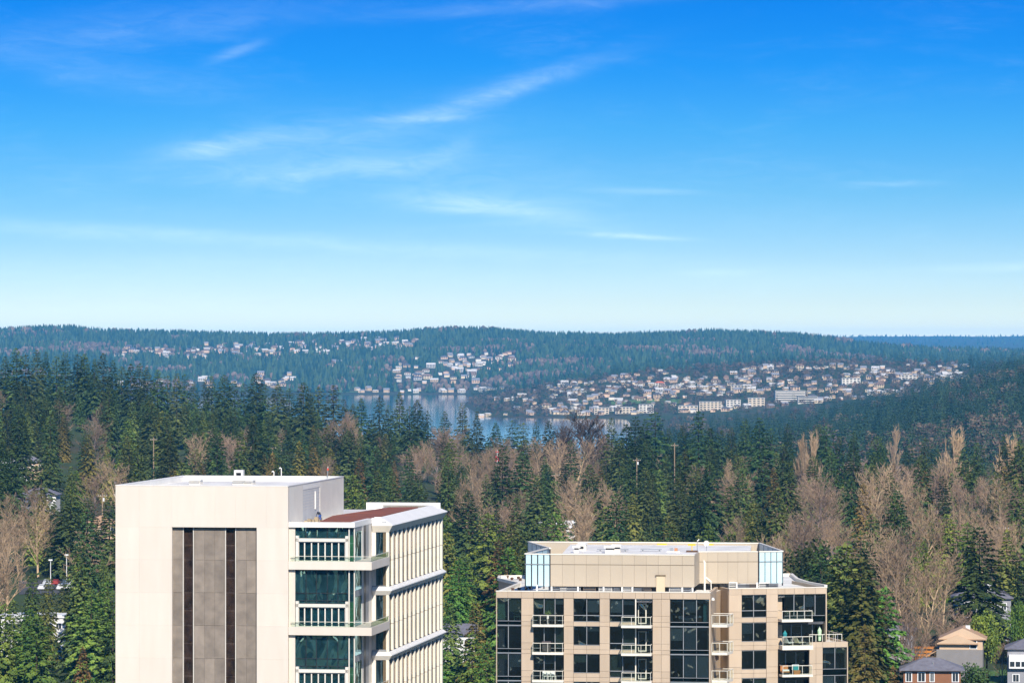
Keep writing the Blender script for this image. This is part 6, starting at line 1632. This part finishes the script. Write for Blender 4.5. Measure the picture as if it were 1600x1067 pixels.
def apartments():
    wc = mat('apartment_wall', (0.62, 0.51, 0.37), rough=.8, orand=.1); ww = mat('apartment_white', (0.66, 0.60, 0.51), rough=.8, orand=.1)
    specs = [(1110, 6120, 46, 4, wc, 'cream apartment block with yellow front beside the park'), (1146, 6130, 30, 4, ww, 'white apartment block next to the cream one'), (1182, 6140, 34, 4, wc, 'cream apartment block with many balconies in the town'), (1075, 6090, 40, 3, wc, 'long low cream block by the lake trees'), (1235, 6180, 62, 5, ww, 'long white banded office block before the dark forest'), (1262, 6110, 40, 3, ww, 'lower white banded office wing'),
             (1060, 6560, 40, 2, wc, 'wide cream hall high on the town slope'), (940, 6070, 30, 3, wc, 'cream waterfront block by the large bare tree'), (975, 6080, 36, 3, wc, 'second cream waterfront block beyond the bare tree'), (1010, 6085, 30, 4, ww, 'white waterfront block near the firs'), (1155, 6420, 36, 3, wc, 'cream block in the upper town'), (1330, 6420, 40, 3, ww, 'white flat block among the slope houses'), (1420, 6500, 34, 2, ww, 'low white hall at the end of the slope houses')]
    for px, Y, L_, n, m, lab in specs:
        X = (px - CX) / F * Y; z = gz(X, Y)
        t = thing('apartment_block', (X, Y, z - .2), R.uniform(-.15, .15), lab, 'building')
        L_ *= .72; H = n * 3.1; D = 12
        MB().box(-L_ / 2, L_ / 2, 0, D, -3, H).build('wall', m, t); MB().box(-L_ / 2 - .5, L_ / 2 + .5, -.5, D + .5, H, H + .7).build('roof', ROOFW2, t)
        for f_ in range(n):
            if 'banded' in lab:
                MB().box(-L_ / 2 + .5, L_ / 2 - .5, -.12, -.02, f_ * 3.3 + 1.0, f_ * 3.3 + 2.6).build('window_band', M_WIN, t)
            else:
                k = int(L_ // 5)
                for j in range(k): MB().box(-L_ / 2 + L_ * (j + .22) / k, -L_ / 2 + L_ * (j + .78) / k, -.12, -.02, f_ * 3.3 + .8, f_ * 3.3 + 2.4).build('window', M_WIN, t)
        for k in range(12): HOUSE_SPOTS.append((X - L_ / 2 + L_ * k / 11, Y))
ROOFW2 = mat('pale_flat_roof', (0.56, 0.54, 0.50), rough=.9)
apartments()

def far_forest():
    HS = np.array(HOUSE_SPOTS)
    cell = {}
    for a, b in HOUSE_SPOTS: cell.setdefault((int(a // 40), int(b // 80)), []).append((a, b))
    def clear_mask(X, Y, dx, front, back):
        keep = np.ones(len(X), bool)
        for i in range(len(X)):
            ci, cj = int(X[i] // 40), int(Y[i] // 80)
            for u in (-1, 0, 1):
                for v in (-1, 0, 1, 2):
                    for a, b in cell.get((ci + u, cj + v), ()):
                        if abs(X[i] - a) < dx and -front < Y[i] - b < back: keep[i] = False
        return keep
    def sample(Y0, Y1, sx, sy, lo=-120, hi=1720):
        out = []
        ys = np.arange(Y0, Y1, sy)
        for y in ys:
            x0, x1 = (lo - CX) / F * y, (hi - CX) / F * y
            x = np.arange(x0, x1, sx); out.append(np.stack([x + rng.uniform(-.5, .5, len(x)) * sx, y + rng.uniform(-.5, .5, len(x)) * sy], 1))
        p = np.concatenate(out); z = ground(p[:, 0], p[:, 1]); return np.column_stack([p, z])
    # valley and mid hill
    p = sample(2380, 5900, 13, 30, 480, 1900); k = p[:, 2] > 1.5; p = p[k]
    n = _hash_noise(p[:, 0] / 70, p[:, 1] / 120, 9); px = px_of(p[:, 0], p[:, 1])
    kinds = (n + rng.uniform(-.2, .2, len(p)) > .82).astype(int)
    H = np.where(kinds == 0, rng.uniform(16, 31, len(p)), rng.uniform(11, 17, len(p)))
    lim = np.interp(px, [900, 1100, 1250, 1330, 1420, 1500, 1600], [668, 652, 636, 617, 598, 576, 548])
    top = CAMZ - (lim + rng.uniform(-6, 26, len(p)) - CY) / F * p[:, 1]; H = np.minimum(H, np.maximum(top - p[:, 2], rng.uniform(3, 9, len(p))))
    k = H > 1
    scatter_trees('valley_forest', 'blue green forest of firs and bare trees filling the valley below the town', p[k], H[k], kinds[k], rng.uniform(0, 1, k.sum()), FARC, FARB, fine=True, wide=(.30, .44))
    # trees among the town houses
    p = sample(6030, 8300, 17, 34, 700, 1720); k = p[:, 2] > 1.2; p = p[k]
    px = px_of(p[:, 0], p[:, 1]); n = _hash_noise(p[:, 0] / 120, p[:, 1] / 160, 4)
    town = (p[:, 1] < 7230) & (px < 1500)
    k = (~town) | (rng.uniform(0, 1, len(p)) < np.where(n > .52, .95, .5)); p = p[k]; n = n[k]; town = town[k]
    k = clear_mask(p[:, 0], p[:, 1], 9, 36, 12); p = p[k]; town = town[k]
    kinds = (rng.uniform(0, 1, len(p)) < np.where(town, .35, .25)).astype(int)
    H = np.where(kinds == 0, rng.uniform(14, 25, len(p)), rng.uniform(8, 14, len(p)))
    H = np.where(~town & (p[:, 1] < 7520) & (kinds == 0), rng.uniform(20, 31, len(p)), H)
    scatter_trees('town_trees', 'trees scattered between the houses of the lakeside town', p, H, kinds, rng.uniform(0, 1, len(p)), FARC, FARB, fine=True, wide=(.34, .5))
    # low bare shrubs and garden trees between the houses
    p = sample(6030, 7260, 14, 26, 730, 1520); k = p[:, 2] > 1.2; p = p[k]; k = clear_mask(p[:, 0], p[:, 1], 8, 16, 10) & (rng.uniform(0, 1, len(p)) < .7); p = p[k]
    scatter_trees('town_shrubs', 'low brown leafless shrubs between the houses of the town', p, rng.uniform(4, 8.5, len(p)), (rng.uniform(0, 1, len(p)) < .78).astype(int), rng.uniform(.2, 1, len(p)), FARC, FARB, fine=True, wide=(.5, .7))
    # far hill
    p = sample(8690, 11780, 13, 28, -120, 1720); k = p[:, 2] > 1.5; p = p[k]
    k = clear_mask(p[:, 0], p[:, 1], 15, 170, 16); p = p[k]
    px = px_of(p[:, 0], p[:, 1]); n = _hash_noise(p[:, 0] / 150, p[:, 1] / 260, 6) * .6 + _hash_noise(p[:, 0] / 45, p[:, 1] / 70, 7) * .4
    slope = np.clip((p[:, 1] - 9000) / 2400, 0, 1)
    kinds = (n + .10 * (slope < .65) + rng.uniform(-.12, .12, len(p)) > .73).astype(int)
    H = np.where(kinds == 0, rng.uniform(15, 27, len(p)), rng.uniform(10, 16, len(p)))
    ridge = p[:, 1] > 11300; kinds = np.where(ridge & (rng.uniform(0, 1, len(p)) < .8), 0, kinds); H = np.where(ridge, rng.uniform(18, 27, len(p)), H)
    scatter_trees('far_hill_forest', 'blue hazy forest covering the long hill across the lake', p, H, kinds, rng.uniform(0, 1, len(p)), FARC, FARB)
    # plateau beyond
    p = sample(20000, 24500, 45, 300, 900, 1720); H = rng.uniform(12, 20, len(p)); kinds = np.zeros(len(p), int)
    scatter_trees('plateau_forest', 'palest far forest on the last plateau', p, H, kinds, rng.uniform(0, 1, len(p)), FARC, FARB)
far_forest()

# lawns on the far slopes and a park in the town
GRASS = mat('far_grass', (0.10, 0.19, 0.035), rough=.95, c2=(0.07, 0.14, 0.03), scale=.05)
for a_, b_, c_, d_ in ((488, 520, 10380, 10470), (560, 600, 10250, 10350), (596, 640, 10480, 10560), (535, 560, 8690, 8720), (606, 626, 9850, 9960)): sheet('hill_lawn', a_, b_, c_, d_, GRASS, 1.2)
sheet('park_lawn', 955, 1065, 6260, 6330, GRASS, 1.0)

# ------------------------------------------------------------------ air
hz = bpy.data.materials.new('haze_air'); hz.use_nodes = True; nt = hz.node_tree; nt.nodes.clear()
pv = nt.nodes.new('ShaderNodeVolumePrincipled'); pv.inputs['Color'].default_value = (*HAZE_COLOR, 1); pv.inputs['Density'].default_value = HAZE_DENSITY; pv.inputs['Anisotropy'].default_value = HAZE_G
ou = nt.nodes.new('ShaderNodeOutputMaterial'); nt.links.new(pv.outputs[0], ou.inputs['Volume'])
hb = MB().box(-7600, 7600, -4000, 26800, -12, 186).build('haze', hz); tag(hb, kind='stuff')
